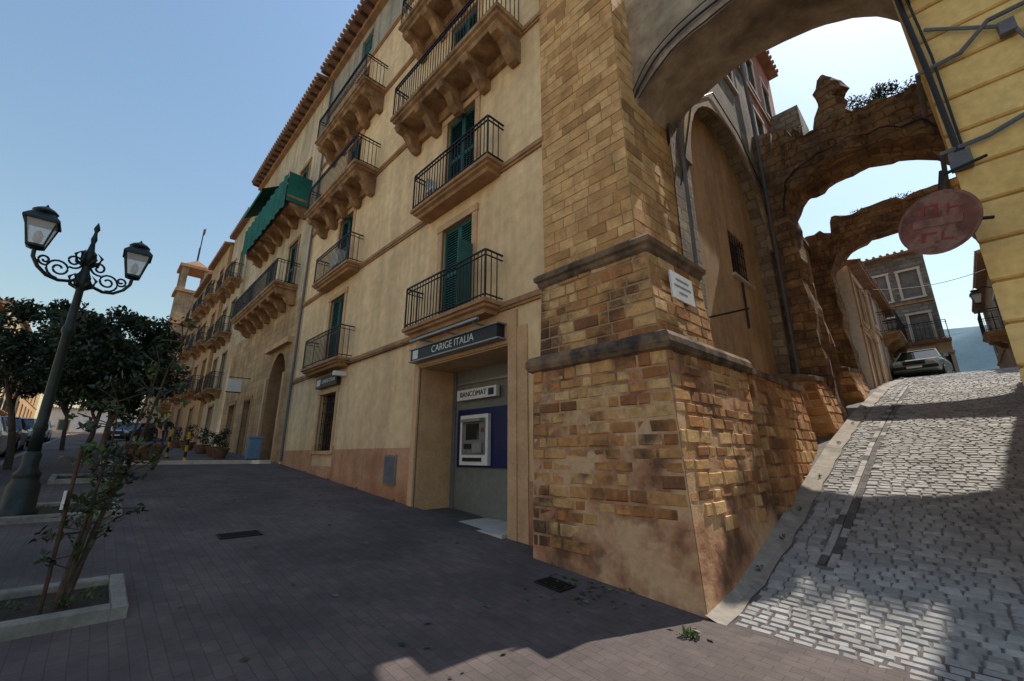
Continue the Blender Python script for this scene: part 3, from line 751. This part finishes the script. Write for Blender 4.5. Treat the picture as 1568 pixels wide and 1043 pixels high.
wall(q,'walls','ochre_stone',9.3,13.2,0,9.0,[(10.2,11.2,3.0,5.2,.3)]); q.face('door','wood',[(10.2,.25,3),(11.2,.25,3),(11.2,.25,5.2),(10.2,.25,5.2)])
q.box('coping','dark_stone',9.3,13.2,-.1,.4,9.0,9.15)
q.box('wall_plate','white_paint',9.6,9.9,-.03,-.005,6.0,6.3)
q.loft('balcony_block','rough_wall',[[(11.8,-.0,12.2),(13.6,-.0,12.2),(13.6,.3,12.2),(11.8,.3,12.2)],[(11.8,-.75,12.9),(13.6,-.75,12.9),(13.6,.3,12.9),(11.8,.3,12.9)],[(11.8,-.75,14.2),(13.6,-.75,14.2),(13.6,.3,14.2),(11.8,.3,14.2)]])
q.done()
q=house('white_house',14.4,17.9,3,8.5,'white_wall',side(.1,0,89),[15.4,16.9],[6.4],trim='orange_wall',door=((15.4,1.0,3.9,2.0),(16.9,1.0,4.2,2.0)),base=None)
q.box('pilasters','orange_wall',14.42,14.6,-.05,.0,3,8.4); q.box('pilasters','orange_wall',17.6,17.88,-.05,.0,3,8.4); q.done()
house('pale_pink_house',17.95,24.5,3,8.7,'pink_wall',side(.1,0,89),[18.8,21,23],[7.0],trim='marble',door=((19.6,.95,4.7,2.0),(22,1.3,4.9,2.0)),bal=((1,0),(2,0)),base=('orange_wall',5.2),wb='wood').done()
house('grey_stone_house',-.6,2.55,4.8,12.8,'grey_wall',Matrix.Translation((0,27,0)),[.4,1.75],[7.6,10.2],trim='marble',bal=((1,0),),wh=1.6,ww=.8,door=(),wb='grey_shutter').done()
house('small_yellow_house',.9,2.68,4.8,7.2,'cream_wall',Matrix.Translation((0,25.6,0)),[],[6.9],trim='marble',door=((1.5,.8,4.95,2.0),(2.3,.5,5.6,1.0)),depth=1.35).done()
house('ochre_side_house',-31,-20,3.5,9.6,'brown_wall',side(4.35,0,-90),[-29,-26,-23],[6.8],trim='marble',bal=((2,0),)).done()

# ------------------------------------------------------------ buildings along the piazza
q=Obj('ochre_stone_palazzo',Matrix.Translation((0,.45,0)))
wall_arch(q,'walls','ochre_stone',-20.2,-15.85,0,8.0,-18.9,-16.7,1.2,4.6,5.9,.5,backm='wood',rev='trim')
for sx0 in (-19.15,-16.68): q.box('portal',F,sx0,sx0+.24,-.1,.02,1.3,4.9)
q.box('portal',F,-19.4,-16.2,-.22,.02,6.1,6.35)
wall(q,'walls','ochre_stone',-27.5,-20.2,0,8.0,[(-22.6,-21.4,1.6,4.2,.3),(-25.8,-24.6,1.7,4.3,.3)])
for a in (-22.6,-25.8):
    q.face('doors','dark_glass',[(a,.28,1.6),(a+1.2,.28,1.6),(a+1.2,.28,4.3),(a,.28,4.3)]); surround(q,a,a+1.2,1.6,4.25,m='trim')
up=[(c-.6,c+.6,z,z+2.5,.2) for c in (-18,-21.5,-25.5) for z in (8.75,12.9)]
wall(q,'upper_walls','cream_wall',-27.5,-15.85,8.0,19.0,up)
for a in up: louvre(q,*a[:4],.1); surround(q,*a[:4],m='trim')
slab(q,-24.2,-16.6,.95,8.7,th=.35)
for k in range(7): corbel(q,-24+k*1.2,.25,.85,8.36,.55)
railing(q,-24.1,-16.7,-.9,8.7,1.05)
slab(q,-24.2,-16.6,.95,12.8,th=.3); railing(q,-24.1,-16.7,-.9,12.8,1.05,step=.3)
for k in range(7): corbel(q,-24+k*1.2,.25,.85,12.5,.5)
n=38
for i in range(n):
    xa=-24.15+i*7.5/n; xb=xa+7.5/n
    f=lambda x:-.99-.04*math.sin(x*9)
    q.face('green_canvas','awning',[(xa,f(xa),12.35+.05*math.sin(i)),(xb,f(xb),12.35+.05*math.sin(i+1)),(xb,f(xb),14.0),(xa,f(xa),14.0)])
q.face('green_canvas','awning',[(-16.62,-.99,12.5),(-16.62,0,12.5),(-16.62,0,13.95),(-16.62,-.99,13.95)])
q.mesh('green_canvas','awning',[(-24.2,-1.3,14.7),(-20.2,-1.3,14.7),(-20.2,-.02,15.6),(-24.2,-.02,15.6),(-24.2,-1.3,14.5),(-20.2,-1.3,14.5)],[(0,1,2,3),(4,5,1,0)])
eave(q,-27.5,-15.82,19.0,depth=5)
leaves(q,'balcony_plants','leaf_dark',[(-22+k*.9,-.3,9.1+.1*R.random(),.25,.2,.3,60) for k in range(4)],.1,8)
q.done()
T=lambda yy:Matrix.Translation((0,yy,0))
house('cream_house',-33,-27.55,1,17.2,'cream_wall',T(.3),[-29,-31.6],[5.5,9,12.6],bal='all',ww=1.1,wh=2.3,door=((-30.3,1.3,1.95,2.6),),base=None).done()
house('orange_house',-39.5,-33.05,1,16.8,'orange_wall',T(.1),[-34.6,-38],[6,9.5,13],bal='all',ww=1.1,wh=2.2,door=((-36.3,1.3,2.3,2.6),)).done()
house('brown_house',-47,-39.55,1,16.4,'brown_wall',T(.2),[-41.5,-45],[6.5,10.4,13.4],bal='all',ww=1.1,wh=2.0,door=((-43.3,1.3,2.8,2.6),)).done()
house('cream_house',-56,-47.05,1,12.4,'orange_wall',T(0.0),[-49,-53],[6.3,9.2],bal='all',ww=1.1,wh=1.9).done()
house('distant_cream_house',-66,-56.05,1,10.5,'cream_wall',T(-.9),[-58,-61,-64],[5.8,8.3],ww=1.0,wh=1.5).done()
O=Matrix.Rotation(rad(180),4,'Z')
house('opposite_orange_house',44,56,1,14,'orange_wall',Matrix.Translation((0,-12.6,0))@O,[46,49,52,55],[5.6,9.2],bal='all',ww=1.1,wh=2,depth=8).done()
house('opposite_cream_house',56.05,70,1,15.2,'cream_wall',Matrix.Translation((0,-12.2,0))@O,[58,61,64,67],[6,9,12],bal='all',ww=1.1,wh=1.9,depth=8).done()
house('opposite_ochre_house',70.05,95,1,13,'orange_wall',Matrix.Translation((0,-11.5,0))@O,[73,77,81,85,89],[6,8.7],ww=1.1,wh=1.6,depth=8).done()
house('pale_end_house',-3,12,1,8.4,'white_wall',Matrix.Translation((-90,-7,0))@Matrix.Rotation(rad(90),4,'Z'),[-1,2,5,8],[5.3],ww=1,wh=1.4).done()
house('piazza_terrace',-38,-2,-1,13.5,'pale_terrace',Matrix.Translation((0,-32.5,0))@O,[-34,-30,-26,-22,-18,-14,-10,-6],[3.5,7.2],trim='marble',ww=1.1,wh=2,depth=8).done()
house('piazza_terrace',-1.9,38,-1,14.5,'pale_terrace',Matrix.Translation((0,-32.5,0))@O,[2,6,10,14,18,22,26,30,34],[4,8],trim='marble',ww=1.1,wh=2,depth=8).done()
q=Obj('bell_tower',Matrix.Translation((-69,1.6,0)))
W=1.6
q.box('shaft','brown_wall',-W,W,-W,W,3,23)
for zz in (18.5,23): q.box('cornice','trim',-W-.3,W+.3,-W-.3,W+.3,zz,zz+.4)
for (a,c) in ((-W,-.9),(.9,W)):
    for (d,e) in ((-W,-.9),(.9,W)): q.box('belfry','brown_wall',a,c,d,e,23.4,26.6)
q.box('cornice','trim',-W-.3,W+.3,-W-.3,W+.3,26.6,27)
q.loft('spire','roof_tile',[[(-W,-W,27),(W,-W,27),(W,W,27),(-W,W,27)],[(-.1,-.1,28.4),(.1,-.1,28.4),(.1,.1,28.4),(-.1,.1,28.4)]])
q.tube('flagpole','iron',[(0,0,28.3),(0,0,33.5)],.07,6); q.face('flag','red_paint',[(0,0,32.3),(1.3,.1,32.2),(1.3,.1,33.2),(0,0,33.3)])
q.tube('antenna','iron',[(-1.2,0,27),(-1.2,0,31)],.05,5)
q.done()

# ------------------------------------------------------------ no-entry sign
q=Obj('no_entry_sign',Matrix.Translation((2.36,1.1,3.94))@Matrix.Rotation(rad(-22),4,'Z')@Matrix.Rotation(rad(14),4,'Y'))
def disc(o,p,m,r,y0,y1,n=40,c=(0,0)):
    o.loft(p,m,[[(c[0]+r*math.cos(2*math.pi*k/n),yy,c[1]+r*math.sin(2*math.pi*k/n)) for k in range(n)] for yy in (y0,y1)])
disc(q,'rim','sign_pale',.335,.004,.022); disc(q,'disc','sign_worn',.31,0,.0035)
q.box('bar','sign_pale',-.2,.2,-.006,-.001,-.04,.045)
for (a,c,d,e) in ((-.14,-.11,.09,.2),(-.11,-.03,.18,.2),(-.03,-.0,.09,.2),(.07,.09,.08,.18),(.09,.16,.12,.14),(-.12,-.09,-.2,-.09),(-.09,.0,-.12,-.1),(.04,.06,-.2,-.1),(.06,.14,-.2,-.18)): q.box('graffiti','sign_scrawl',a,c,-.004,-.0012,d,e)
q.tube('bracket','iron',[(0,.03,.55),(0,.03,-.1)],.022,6); q.tube('bracket','iron',[(0,.03,.5),(.22,.32,.7)],.018,6)
q.tube('bracket','iron',[(.0,.03,0),(.28,.36,.05)],.018,6); q.box('bracket','iron',-.1,.1,.024,.05,.3,.34)
q.done()

# ------------------------------------------------------------ street lamp
def lantern(o,c,s=1.0):
    cx,cy,cz=c
    def ring(r,z,n=4,a0=math.pi/4): return [(cx+r*s*math.cos(a0+2*math.pi*k/n),cy+r*s*math.sin(a0+2*math.pi*k/n),cz+z*s) for k in range(n)]
    o.loft('lantern_glass','lamp_glass',[ring(.115,.06),ring(.215,.40)],cap=False)
    for k in range(4):
        a,b2=ring(.118,.05)[k],ring(.22,.41)[k]; o.tube('lantern_frame','lamp_iron',[a,b2],.012*s,5)
    o.loft('lantern_frame','lamp_iron',[ring(.06,0),ring(.13,.03),ring(.13,.06)])
    o.loft('lantern_cap','lamp_iron',[ring(.26,.40),ring(.26,.43),ring(.19,.50),ring(.13,.55)])
    o.lathe('lantern_cap','lamp_iron',[(.12*s,0),(.14*s,.03*s),(.10*s,.07*s),(.05*s,.10*s),(.02*s,.12*s),(.012*s,.14*s),(0.001,.16*s)],c=(cx,cy,cz+.55*s),n=12)
    o.lathe('bulb','white_paint',[(.02*s,.08*s),(.05*s,.14*s),(.05*s,.22*s),(.02*s,.28*s)],c=c,n=10)
def street_lamp(x,y,ax=(.26,-.62)):
    o=Obj('street_lamp'); g=G(x,y)
    o.lathe('base','lamp_iron',[(.24,0),(.24,.12),(.2,.16),(.19,.5),(.16,.55),(.15,.62),(.17,.66),(.12,.72),(.1,.8),(.11,.95),(.08,1.0)],c=(x,y,g),n=10)
    o.lathe('post','lamp_iron',[(.08,1.0),(.07,1.3),(.085,1.34),(.085,1.4),(.07,1.45),(.062,2.9),(.085,2.95),(.085,3.02),(.06,3.06),(.052,3.7),(.085,3.74),(.10,3.82),(.10,3.95),(.06,4.06),(.05,4.2),(.09,4.26),(.1,4.36),(.05,4.46),(.03,4.6),(.045,4.68),(.03,4.75),(.022,4.82),(.045,4.88),(.03,4.94),(.001,5.02)],c=(x,y,g),n=12)
    d=Vector((ax[0],ax[1],0)); d.normalize()
    za=g+3.98
    for sgn in (1,-1):
        dd=d*sgn; P=lambda u,z: (x+dd.x*u,y+dd.y*u,z)
        pts=[P(.05,za-.06),P(.15,za-.16),P(.30,za-.20),P(.45,za-.17),P(.58,za-.06),P(.66,za+.08),P(.67,za+.22)]
        o.tube('arms','lamp_iron',pts,.028,6)
        for (u0,z0,r0,t0,tn,sg) in ((.33,za+.0,.17,-1.6,1.7,1),(.17,za+.2,.13,-1.2,1.5,-1),(.52,za+.08,.09,-2,1.3,1)):
            sp=[]
            for k in range(26):
                a=t0+sg*k/25*tn*2*math.pi; r=r0*(1-k/25*.8); sp.append(P(u0+r*math.cos(a),z0+r*math.sin(a)))
            o.tube('scrolls','lamp_iron',sp,.018,5)
        lantern(o,P(.67,za+.2),1.15)
    for a in range(6):
        dx,dy=math.cos(a*1.047+.5)*.17,math.sin(a*1.047+.5)*.17
        for z0 in (3.72,4.15): o.tube('leaf_finials','lamp_iron',[(x,y,g+z0),(x+dx*.8,y+dy*.8,g+z0+.07),(x+dx,y+dy,g+z0+.2),(x+dx*.6,y+dy*.6,g+z0+.28)],[.035,.032,.024,.004],5)
    o.done(smooth=('post','base'))
street_lamp(-8.06,-5.4)
o=Obj('wall_lantern'); 
o.tube('bracket','lamp_iron',[(4.3,22,8.6),(4.0,22,8.75),(3.75,22,8.6)],.025,6); lantern(o,(3.75,22,7.98),1.1); o.done()

# ------------------------------------------------------------ trees
def branchy(o,base,h,r,seed,spread,levels=3):
    rr=random.Random(seed)
    def grow(p,d,l,r,lv):
        pts=[p]; q=p.copy(); dd=d.copy()
        for k in range(4):
            dd=(dd+Vector((rr.uniform(-.16,.16),rr.uniform(-.16,.16),rr.uniform(-.02,.12)))).normalized(); q=q+dd*l/4; pts.append(q.copy())
        o.tube('trunk' if lv==levels else 'branches','bark',pts,[r*(1-.09*k) for k in range(5)],7)
        if lv==0: return
        for k in range(rr.choice((3,4))):
            a=rr.uniform(0,6.28); nd=(dd+Vector((math.cos(a),math.sin(a),rr.uniform(-.1,.4)))*spread).normalized()
            grow(q-dd*l*rr.uniform(0,.3),nd,l*rr.uniform(.45,.6),r*.55,lv-1)
    grow(Vector(base),Vector((rr.uniform(-.06,.06),rr.uniform(-.06,.06),1)).normalized(),h,r,levels)
def tree(name,x,y,th,cr,cz,crz,seed,n=46,lsz=.13,per=110):
    o=Obj(name); g=G(x,y)
    branchy(o,(x,y,g-.05),th,.085,seed,.6,2)
    rr=random.Random(seed); cl=[]
    for i in range(n):
        while True:
            a=Vector((rr.uniform(-1,1),rr.uniform(-1,1),rr.uniform(-1,1)))
            if a.length<1: break
        k=.36*rr.uniform(.6,1.25)
        cl.append((x+a.x*cr*.95,y+a.y*cr*.95,g+cz+a.z*crz*.95,k,k,k*.8,per))
    leaves(o,'foliage','leaf_dark',cl,lsz,seed,.5); o.done()
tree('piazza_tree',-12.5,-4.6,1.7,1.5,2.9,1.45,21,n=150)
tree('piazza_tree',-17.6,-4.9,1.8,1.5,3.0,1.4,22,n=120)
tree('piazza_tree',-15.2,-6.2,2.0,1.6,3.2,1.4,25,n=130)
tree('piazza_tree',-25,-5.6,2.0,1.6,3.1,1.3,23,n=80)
o=Obj('sapling_tree'); rr=random.Random(4)
gx,gy=-3.62,-4.74; g=G(gx,gy)
cl=[]
for k in range(4):
    a=rr.uniform(0,6.28); ln=(2.5,2.2,1.8,1.3)[k]
    pts=[Vector((gx+.03*math.cos(a),gy+.03*math.sin(a),g))]
    d=Vector((math.cos(a)*.12+.02,math.sin(a)*.12+.06,1))
    for j in range(8):
        pts.append(pts[-1]+d*ln/8+Vector((rr.uniform(-.025,.025),rr.uniform(-.025,.025),0)))
    o.tube('stems','bark',pts,[.026*(1-.1*j) for j in range(9)],6)
    for j in range(2,9):
        for t in range(4 if j>3 else 2):
            e=rr.uniform(0,6.28); L=rr.uniform(.08,.28); p1=pts[j]+Vector((math.cos(e)*L,math.sin(e)*L,rr.uniform(-.04,.18)))
            o.tube('twigs','bark',[pts[j],p1],.005,4); cl.append((p1.x,p1.y,p1.z,.09,.09,.08,9))
leaves(o,'leaves','leaf_dark',[c for i,c in enumerate(cl) if i%3],.075,11,.45); leaves(o,'leaves_light','leaf_light',cl[::3],.075,12,.45)
leaves(o,'leaves_low','leaf_light',[(gx+.1,gy+.05,g+.95,.2,.18,.16,40),(gx-.1,gy-.05,g+1.3,.13,.13,.13,24)],.08,13,.5)
o.tube('stake','wood',[(gx+.12,gy-.1,g),(gx+.13,gy-.1,g+1.35)],.015,6)
o.box('label','white_paint',gx+.1,gx+.2,gy-.14,gy-.12,g+.85,g+1.0)
o.done()
def planter(x0,x1,y0,y1,h=.13):
    o=Obj('planter_kerb'); w=.11
    def bx(a,b_,c,d):
        vs=[(X,Y,G(X,Y)-.05) for X,Y in ((a,c),(b_,c),(b_,d),(a,d))]; e=.012
        v2=[(X,Y,G(X,Y)+h-.012) for X,Y in ((a,c),(b_,c),(b_,d),(a,d))]
        v3=[(X,Y,G(X,Y)+h) for X,Y in ((a+e,c+e),(b_-e,c+e),(b_-e,d-e),(a+e,d-e))]
        o.loft('kerb','concrete',[vs,v2,v3])
    bx(x0,x1,y0,y0+w); bx(x0,x1,y1-w,y1); bx(x0,x0+w,y0+w+.002,y1-w-.002); bx(x1-w,x1,y0+w+.002,y1-w-.002)
    o.mesh('soil','soil',[(x0+w,y0+w,G(x0,y0)+.04),(x1-w,y0+w,G(x1,y0)+.04),(x1-w,y1-w,G(x1,y1)+.04),(x0+w,y1-w,G(x0,y1)+.04)],[(0,1,2,3)])
    leaves(o,'weeds','leaf_light',[(rr.uniform(x0+.2,x1-.2),rr.uniform(y0+.2,y1-.2),G(x0,y0)+.06,.1,.1,.04,16) for k in range(9)],.05,int(x0*10),.3,1)
    o.done()
planter(-4.1,-3.15,-5.3,-4.3,.11); planter(-8.9,-7.7,-5.9,-4.2,.1); planter(-13.1,-12.0,-5.3,-4.2,.1)
planter(-18.1,-17.1,-5.4,-4.4)

# ------------------------------------------------------------ small things on the piazza
def drain(x,y,w,d,rot=0):
    o=Obj('drain_grate',Matrix.Translation((x,y,G(x,y)+.006))@Matrix.Rotation(rad(4.7),4,'Y'))
    o.box('frame','iron',-w/2,w/2,-d/2,-d/2+.02,0,.012);o.box('frame','iron',-w/2,w/2,d/2-.02,d/2,0,.012)
    o.box('frame','iron',-w/2,-w/2+.02,-d/2+.02,d/2-.02,0,.012);o.box('frame','iron',w/2-.02,w/2,-d/2+.02,d/2-.02,0,.012)
    n=int(w/.035)
    for i in range(1,n): o.box('bars','iron',-w/2+w*i/n-.006,-w/2+w*i/n+.006,-d/2+.02,d/2-.02,0,.01)
    o.box('pit_shade','black_panel',-w/2+.02,w/2-.02,-d/2+.02,d/2-.02,-.004,.001)  # thin black sheet paints in the shade of the pit under the bars
    o.done()
drain(-5.6,-2.95,.3,.55); drain(-1.55,-.55,.4,.3)
o=Obj('fallen_leaves'); rr=random.Random(9)
for i in range(130):
    x,yy=rr.uniform(-9,1.2),rr.uniform(-4,-.2)
    if rr.random()<.35: x,yy=-1.2+rr.gauss(0,.3),-.5+rr.gauss(0,.25)
    a=rr.uniform(0,6.28); s=rr.uniform(.02,.05); z=G(x,yy)+.008
    o.mesh('leaves','leaf_light' ,[(x-s*math.cos(a),yy-s*math.sin(a),z),(x+s*.5*math.sin(a),yy-s*.5*math.cos(a),z+.012),(x+s*math.cos(a),yy+s*math.sin(a),z+.006),(x-s*.5*math.sin(a),yy+s*.5*math.cos(a),z)],[(0,1,2,3)],rr.random())
o.done()
o=Obj('weed_tuft'); leaves(o,'leaves','leaf_light',[(.05,-.55,G(0,-.5)+.04,.13,.08,.05,60)],.07,33,.3,1); o.done()
o=Obj('wall_foot_weeds'); leaves(o,'leaves','leaf_light',[(XL(t)+.05,t,G(XL(t),t)+.04,.05,.12,.04,22) for t in (1.3,2.2,3.1,4.4,6.2,7.9,9.6)]+[(-t,-.03 if t<2.4 else .42,G(-t,0)+.03,.12,.03,.03,12) for t in (.9,2.0,7.2,9.1,11,13)],.05,35,.3,1); o.done()
def pot(x,y,r=.35,h=.45,plant=1,seed=1):
    o=Obj('potted_shrub'); g=G(x,y)
    o.lathe('pot','terracotta',[(r*.6,0),(r*.85,h*.5),(r*.98,h*.85),(r*1.08,h*.87),(r*1.08,h),(r*.95,h),(r*.9,h*.9),(.01,h*.88)],c=(x,y,g),n=18)
    if plant: leaves(o,'foliage','leaf_dark',[(x+R.uniform(-.1,.1),y+R.uniform(-.1,.1),g+h+.15+.16*k,r*.8,r*.8,.2,110) for k in range(plant)],.08,seed)
    o.done()
pot(-17.3,-3.4,.55,.55,1,1); pot(-18.5,-1.0,.3,.4,4,2); pot(-20.3,-.9,.3,.4,3,3); pot(-22.5,-1.0,.32,.4,4,4); pot(-26,-1.1,.35,.4,5,5); pot(-29,-1.2,.35,.4,4,6)
def bollard(x,y):
    o=Obj('striped_bollard'); g=G(x,y)
    for k in range(5): o.lathe('band_%d'%k,'yellow_paint' if k%2==0 else 'black_panel',[(.045,k*.2),(.045,k*.2+.2)],c=(x,y,g),n=12)
    o.lathe('top','yellow_paint',[(.045,1.0),(.03,1.04),(.001,1.05)],c=(x,y,g),n=12); o.lathe('foot','iron',[(.09,0),(.09,.03),(.05,.04)],c=(x,y,g+.001),n=12)
    o.done()
bollard(-16.2,-2.4); bollard(-19,-2.6)
o=Obj('pavement_step')
for i in range(6): o.box('slabs','marble',-16.35,-15.95,-4.6+i*.8,-4.6+i*.8+.79,1.2,1.45,R.random())
o.done()
o=Obj('waste_bin',Matrix.Translation((-17.2,-.15,G(-17,0))))
o.box('body','blue_bin',-.22,.22,-.2,.2,.08,.85); o.box('lid','blue_bin',-.25,.25,-.23,.23,.852,.93); o.box('legs','iron',-.18,-.13,-.15,.15,0,.079); o.box('legs','iron',.13,.18,-.15,.15,0,.079)
o.done()
o=Obj('hanging_shop_sign',Matrix.Translation((-22,.4,0)))
o.tube('arm','iron',[(0,0,5.3),(0,-.9,5.3)],.02,6); o.box('panel','white_paint',-.05,.05,-.95,-.35,4.6,5.2); o.box('panel_frame','iron',-.04,.04,-.97,-.33,4.55,4.598)
o.done()
# ------------------------------------------------------------ cars
def car(x,y,ang,paintm,name='parked_car',L=3.9,H=1.42):
    g=G(x,y)
    o=Obj(name,Matrix.Translation((x,y,g))@Matrix.Rotation(rad(ang),4,'Z'))
    W=.82
    def rg(X,z0,z1,w):
        return [(X,-w*.94,z0),(X,w*.94,z0),(X,w,z0+.12),(X,w,z1-.12),(X,w*.93,z1),(X,-w*.93,z1),(X,-w,z1-.12),(X,-w,z0+.12)]
    st=[(0,.34,.62,.68),(.06,.28,.72,.76),(.35,.24,.80,.80),(1.0,.2,.90,W),(2.2,.2,.93,W),(3.3,.22,.95,W),(3.75,.3,.92,.78),(L,.38,.72,.72)]
    o.loft('body',paintm,[rg(*t) for t in st])
    B=[(.95,-.76,.88),(.95,.76,.88),(3.72,.74,.92),(3.72,-.74,.92)]; Tq=[(1.65,-.58,H-.04),(1.65,.58,H-.04),(3.3,.56,H-.04),(3.3,-.56,H-.04)]
    o.loft('windows','dark_glass',[B,Tq])
    T2=[(1.6,-.6,H-.045),(1.6,.6,H-.045),(3.36,.58,H-.045),(3.36,-.58,H-.045)]; T3=[(1.75,-.5,H),(1.75,.5,H),(3.2,.5,H),(3.2,-.5,H)]
    o.loft('roof',paintm,[T2,T3])
    for k in range(4): o.tube('pillars',paintm,[Vector(B[k])*1.0,Vector(Tq[k])],.035,5)
    for sg in (-1,1):
        o.tube('pillars',paintm,[(2.35,sg*.765,.9),(2.4,sg*.59,H-.04)],.035,5)
        for wx in (.75,3.05):
            for (r,a,b_,mm,pn) in ((.3,.62,.83,'tyre','tyres'),(.18,.832,.845,'chrome','hubs')):
                o.loft(pn,mm,[[(wx+r*math.cos(2*math.pi*k/20),sg*yy,.3+r*math.sin(2*math.pi*k/20)) for k in range(20)] for yy in (a,b_)])
        o.box('headlights','lightglass',-.0,.05,sg*.42,sg*.68,.56,.70); o.box('tail_lights','red_paint',L-.06,L+.02,sg*.5,sg*.7,.62,.8)
        o.box('mirrors',paintm,1.15,1.3,sg*.84,sg*.98,.92,1.05)
    o.box('grille','black_panel',-.015,.05,-.36,.36,.52,.68); o.box('bumper','black_panel',-.07,.08,-.74,.74,.34,.47); o.box('number_plate','white_paint',-.085,-.072,-.25,.25,.37,.45)
    o.box('bumper','black_panel',L-.05,L+.06,-.7,.7,.36,.48)
    o.done()
car(1.3,20.0,84,'car_green',H=1.42)
car(-12.2,-7.9,180,'car_silver'); car(-17.6,-7.6,180,'car_white'); car(-22.8,-7.6,180,'car_dark'); car(-29,-7.6,180,'car_silver'); car(-36,-7.5,180,'car_white')
car(-40,-3.5,150,'car_dark'); car(-27,-9.6,0,'car_white')

# ------------------------------------------------------------ pedestrian (walking)
def person(x,y,ang,name='pedestrian',mt='cloth'):
    g=G(x,y); e=bpy.data.objects.new(name,None); sc.collection.objects.link(e); e.location=(x,y,g); e.rotation_euler=(0,0,rad(ang))
    def skin(nm,m,J,Ed,sub=1):
        me=bpy.data.meshes.new(nm); me.from_pydata([j[0] for j in J],Ed,[])
        ob=bpy.data.objects.new(nm,me); sc.collection.objects.link(ob); ob.parent=e
        md=ob.modifiers.new('s','SKIN'); 
        for i,j in enumerate(J):
            me.skin_vertices[0].data[i].radius=(j[1],j[2] if len(j)>2 else j[1])
        me.skin_vertices[0].data[0].use_root=True
        sb=ob.modifiers.new('ss','SUBSURF'); sb.levels=sub; sb.render_levels=sub
        me.materials.append(MAT[m]); return ob
    J=[((0,0,.93),.13,.10),((0,.01,1.1),.12,.09),((0,.02,1.3),.16,.1),((0,.02,1.44),.11,.08),
       ((-.17,.02,1.42),.06),((-.21,-.12,1.15),.048),((-.2,-.08,.92),.036),((.17,.02,1.42),.06),((.21,.12,1.16),.048),((.2,.28,.98),.036)]
    E=[(0,1),(1,2),(2,3),(3,4),(4,5),(5,6),(3,7),(7,8),(8,9)]
    skin('jacket',mt,J,E)
    J=[((0,0,.95),.12,.1),((-.09,0,.88),.09),((-.1,.18,.5),.065),((-.1,.2,.09),.045),((.09,0,.88),.09),((.1,-.06,.5),.065),((.1,-.36,.16),.045)]
    skin('trousers','trousers',J,[(0,1),(1,2),(2,3),(0,4),(4,5),(5,6)])
    skin('shoe_l','black_panel',[((-.1,.17,.06),.045,.04),((-.1,.32,.045),.035,.03)],[(0,1)]); skin('shoe_r','black_panel',[((.1,-.38,.12),.045,.04),((.1,-.27,.03),.035,.03)],[(0,1)])
    skin('head','skin',[((0,.02,1.46),.05),((0,.025,1.53),.055),((0,.04,1.6),.085,.075),((0,.035,1.68),.075,.07)],[(0,1),(1,2),(2,3)])
    skin('hair','hair',[((0,.01,1.6),.075),((0,.015,1.69),.088,.08)],[(0,1)])
    skin('nose','skin',[((0,.12,1.62),.012),((0,.14,1.595),.014)],[(0,1)])
    for sgn,hx,hy,hz in ((-1,-.2,-.06,.88),(1,.2,.31,.94)):
        skin('hand','skin',[((hx,hy,hz),.03,.02),((hx,hy+.01,hz-.07),.035,.018)],[(0,1)])
        for f in range(4): skin('finger','skin',[((hx,hy-.03+f*.02,hz-.08),.008),((hx,hy-.03+f*.022,hz-.12),.008),((hx-sgn*.01,hy-.03+f*.022,hz-.15+abs(f-1.4)*.006),.007)],[(0,1),(1,2)],0)
        skin('thumb','skin',[((hx,hy+.03,hz-.02),.01),((hx-sgn*.01,hy+.06,hz-.06),.009)],[(0,1)],0)
person(-32,-1.55,70)
person(-46,-3.0,-80,mt='trousers')

# ------------------------------------------------------------ hill
o=Obj('distant_hill'); vs=[];fs=[]
nx,ny=60,14
for j in range(ny):
    for i in range(nx):
        x=-700+1500*i/(nx-1); y=500+500*j/(ny-1)
        t=j/(ny-1)
        h=175*math.sin(min(1,t*1.0)*math.pi/2)*(1+.25*math.sin(x*.006+.5))+22*noise.noise(Vector((x*.01,y*.01,0)))*t*3
        vs.append((x,y,h-5))
for j in range(ny-1):
    for i in range(nx-1): fs.append((j*nx+i,j*nx+i+1,(j+1)*nx+i+1,(j+1)*nx+i))
o.mesh('slopes','hill_haze_mat',vs,fs); o.done(smooth=('slopes',))

o=Obj('overhead_wire')
def sag(a,b_,s,n=14): 
    a,b_=Vector(a),Vector(b_); return [a.lerp(b_,k/n)-Vector((0,0,s*4*(k/n)*(1-k/n))) for k in range(n+1)]
o.tube('wires','cable',sag((-27.6,.2,8.5),(-40,-12,10.5),.4),.015,4)
o.tube('wires','cable',sag((.3,17,8.3),(4,19,8.6),.3),.012,4); o.done()

# ------------------------------------------------------------ light, sky, camera
el,az=56,9
w=bpy.data.worlds.new('World'); sc.world=w; w.use_nodes=True
sky=w.node_tree.nodes.new('ShaderNodeTexSky'); sky.sky_type='NISHITA'; sky.sun_disc=False
sky.sun_elevation=rad(el); sky.sun_rotation=rad(az); sky.air_density=2.1; sky.dust_density=1.0; sky.ozone_density=4.5; sky.altitude=0
bg=w.node_tree.nodes['Background']; bg.inputs['Strength'].default_value=.15
w.node_tree.links.new(sky.outputs[0],bg.inputs['Color'])
sl=bpy.data.lights.new('sun','SUN'); sl.energy=5; sl.angle=rad(.5); sl.color=(1,.93,.82)
so=bpy.data.objects.new('sun',sl); sc.collection.objects.link(so)
v=Vector((math.sin(rad(az))*math.cos(rad(el)),math.cos(rad(az))*math.cos(rad(el)),math.sin(rad(el))))
so.rotation_euler=v.to_track_quat('Z','Y').to_euler(); so.location=(0,0,40)
cam=bpy.data.cameras.new('camera'); cam.sensor_width=36; cam.lens=14.92; cam.clip_end=5000; cam.clip_start=.05
co=bpy.data.objects.new('camera',cam); sc.collection.objects.link(co); co.location=(2.11,-4.80,1.6)
co.rotation_euler=(rad(90+15.2),0,rad(45.9))
sc.camera=co
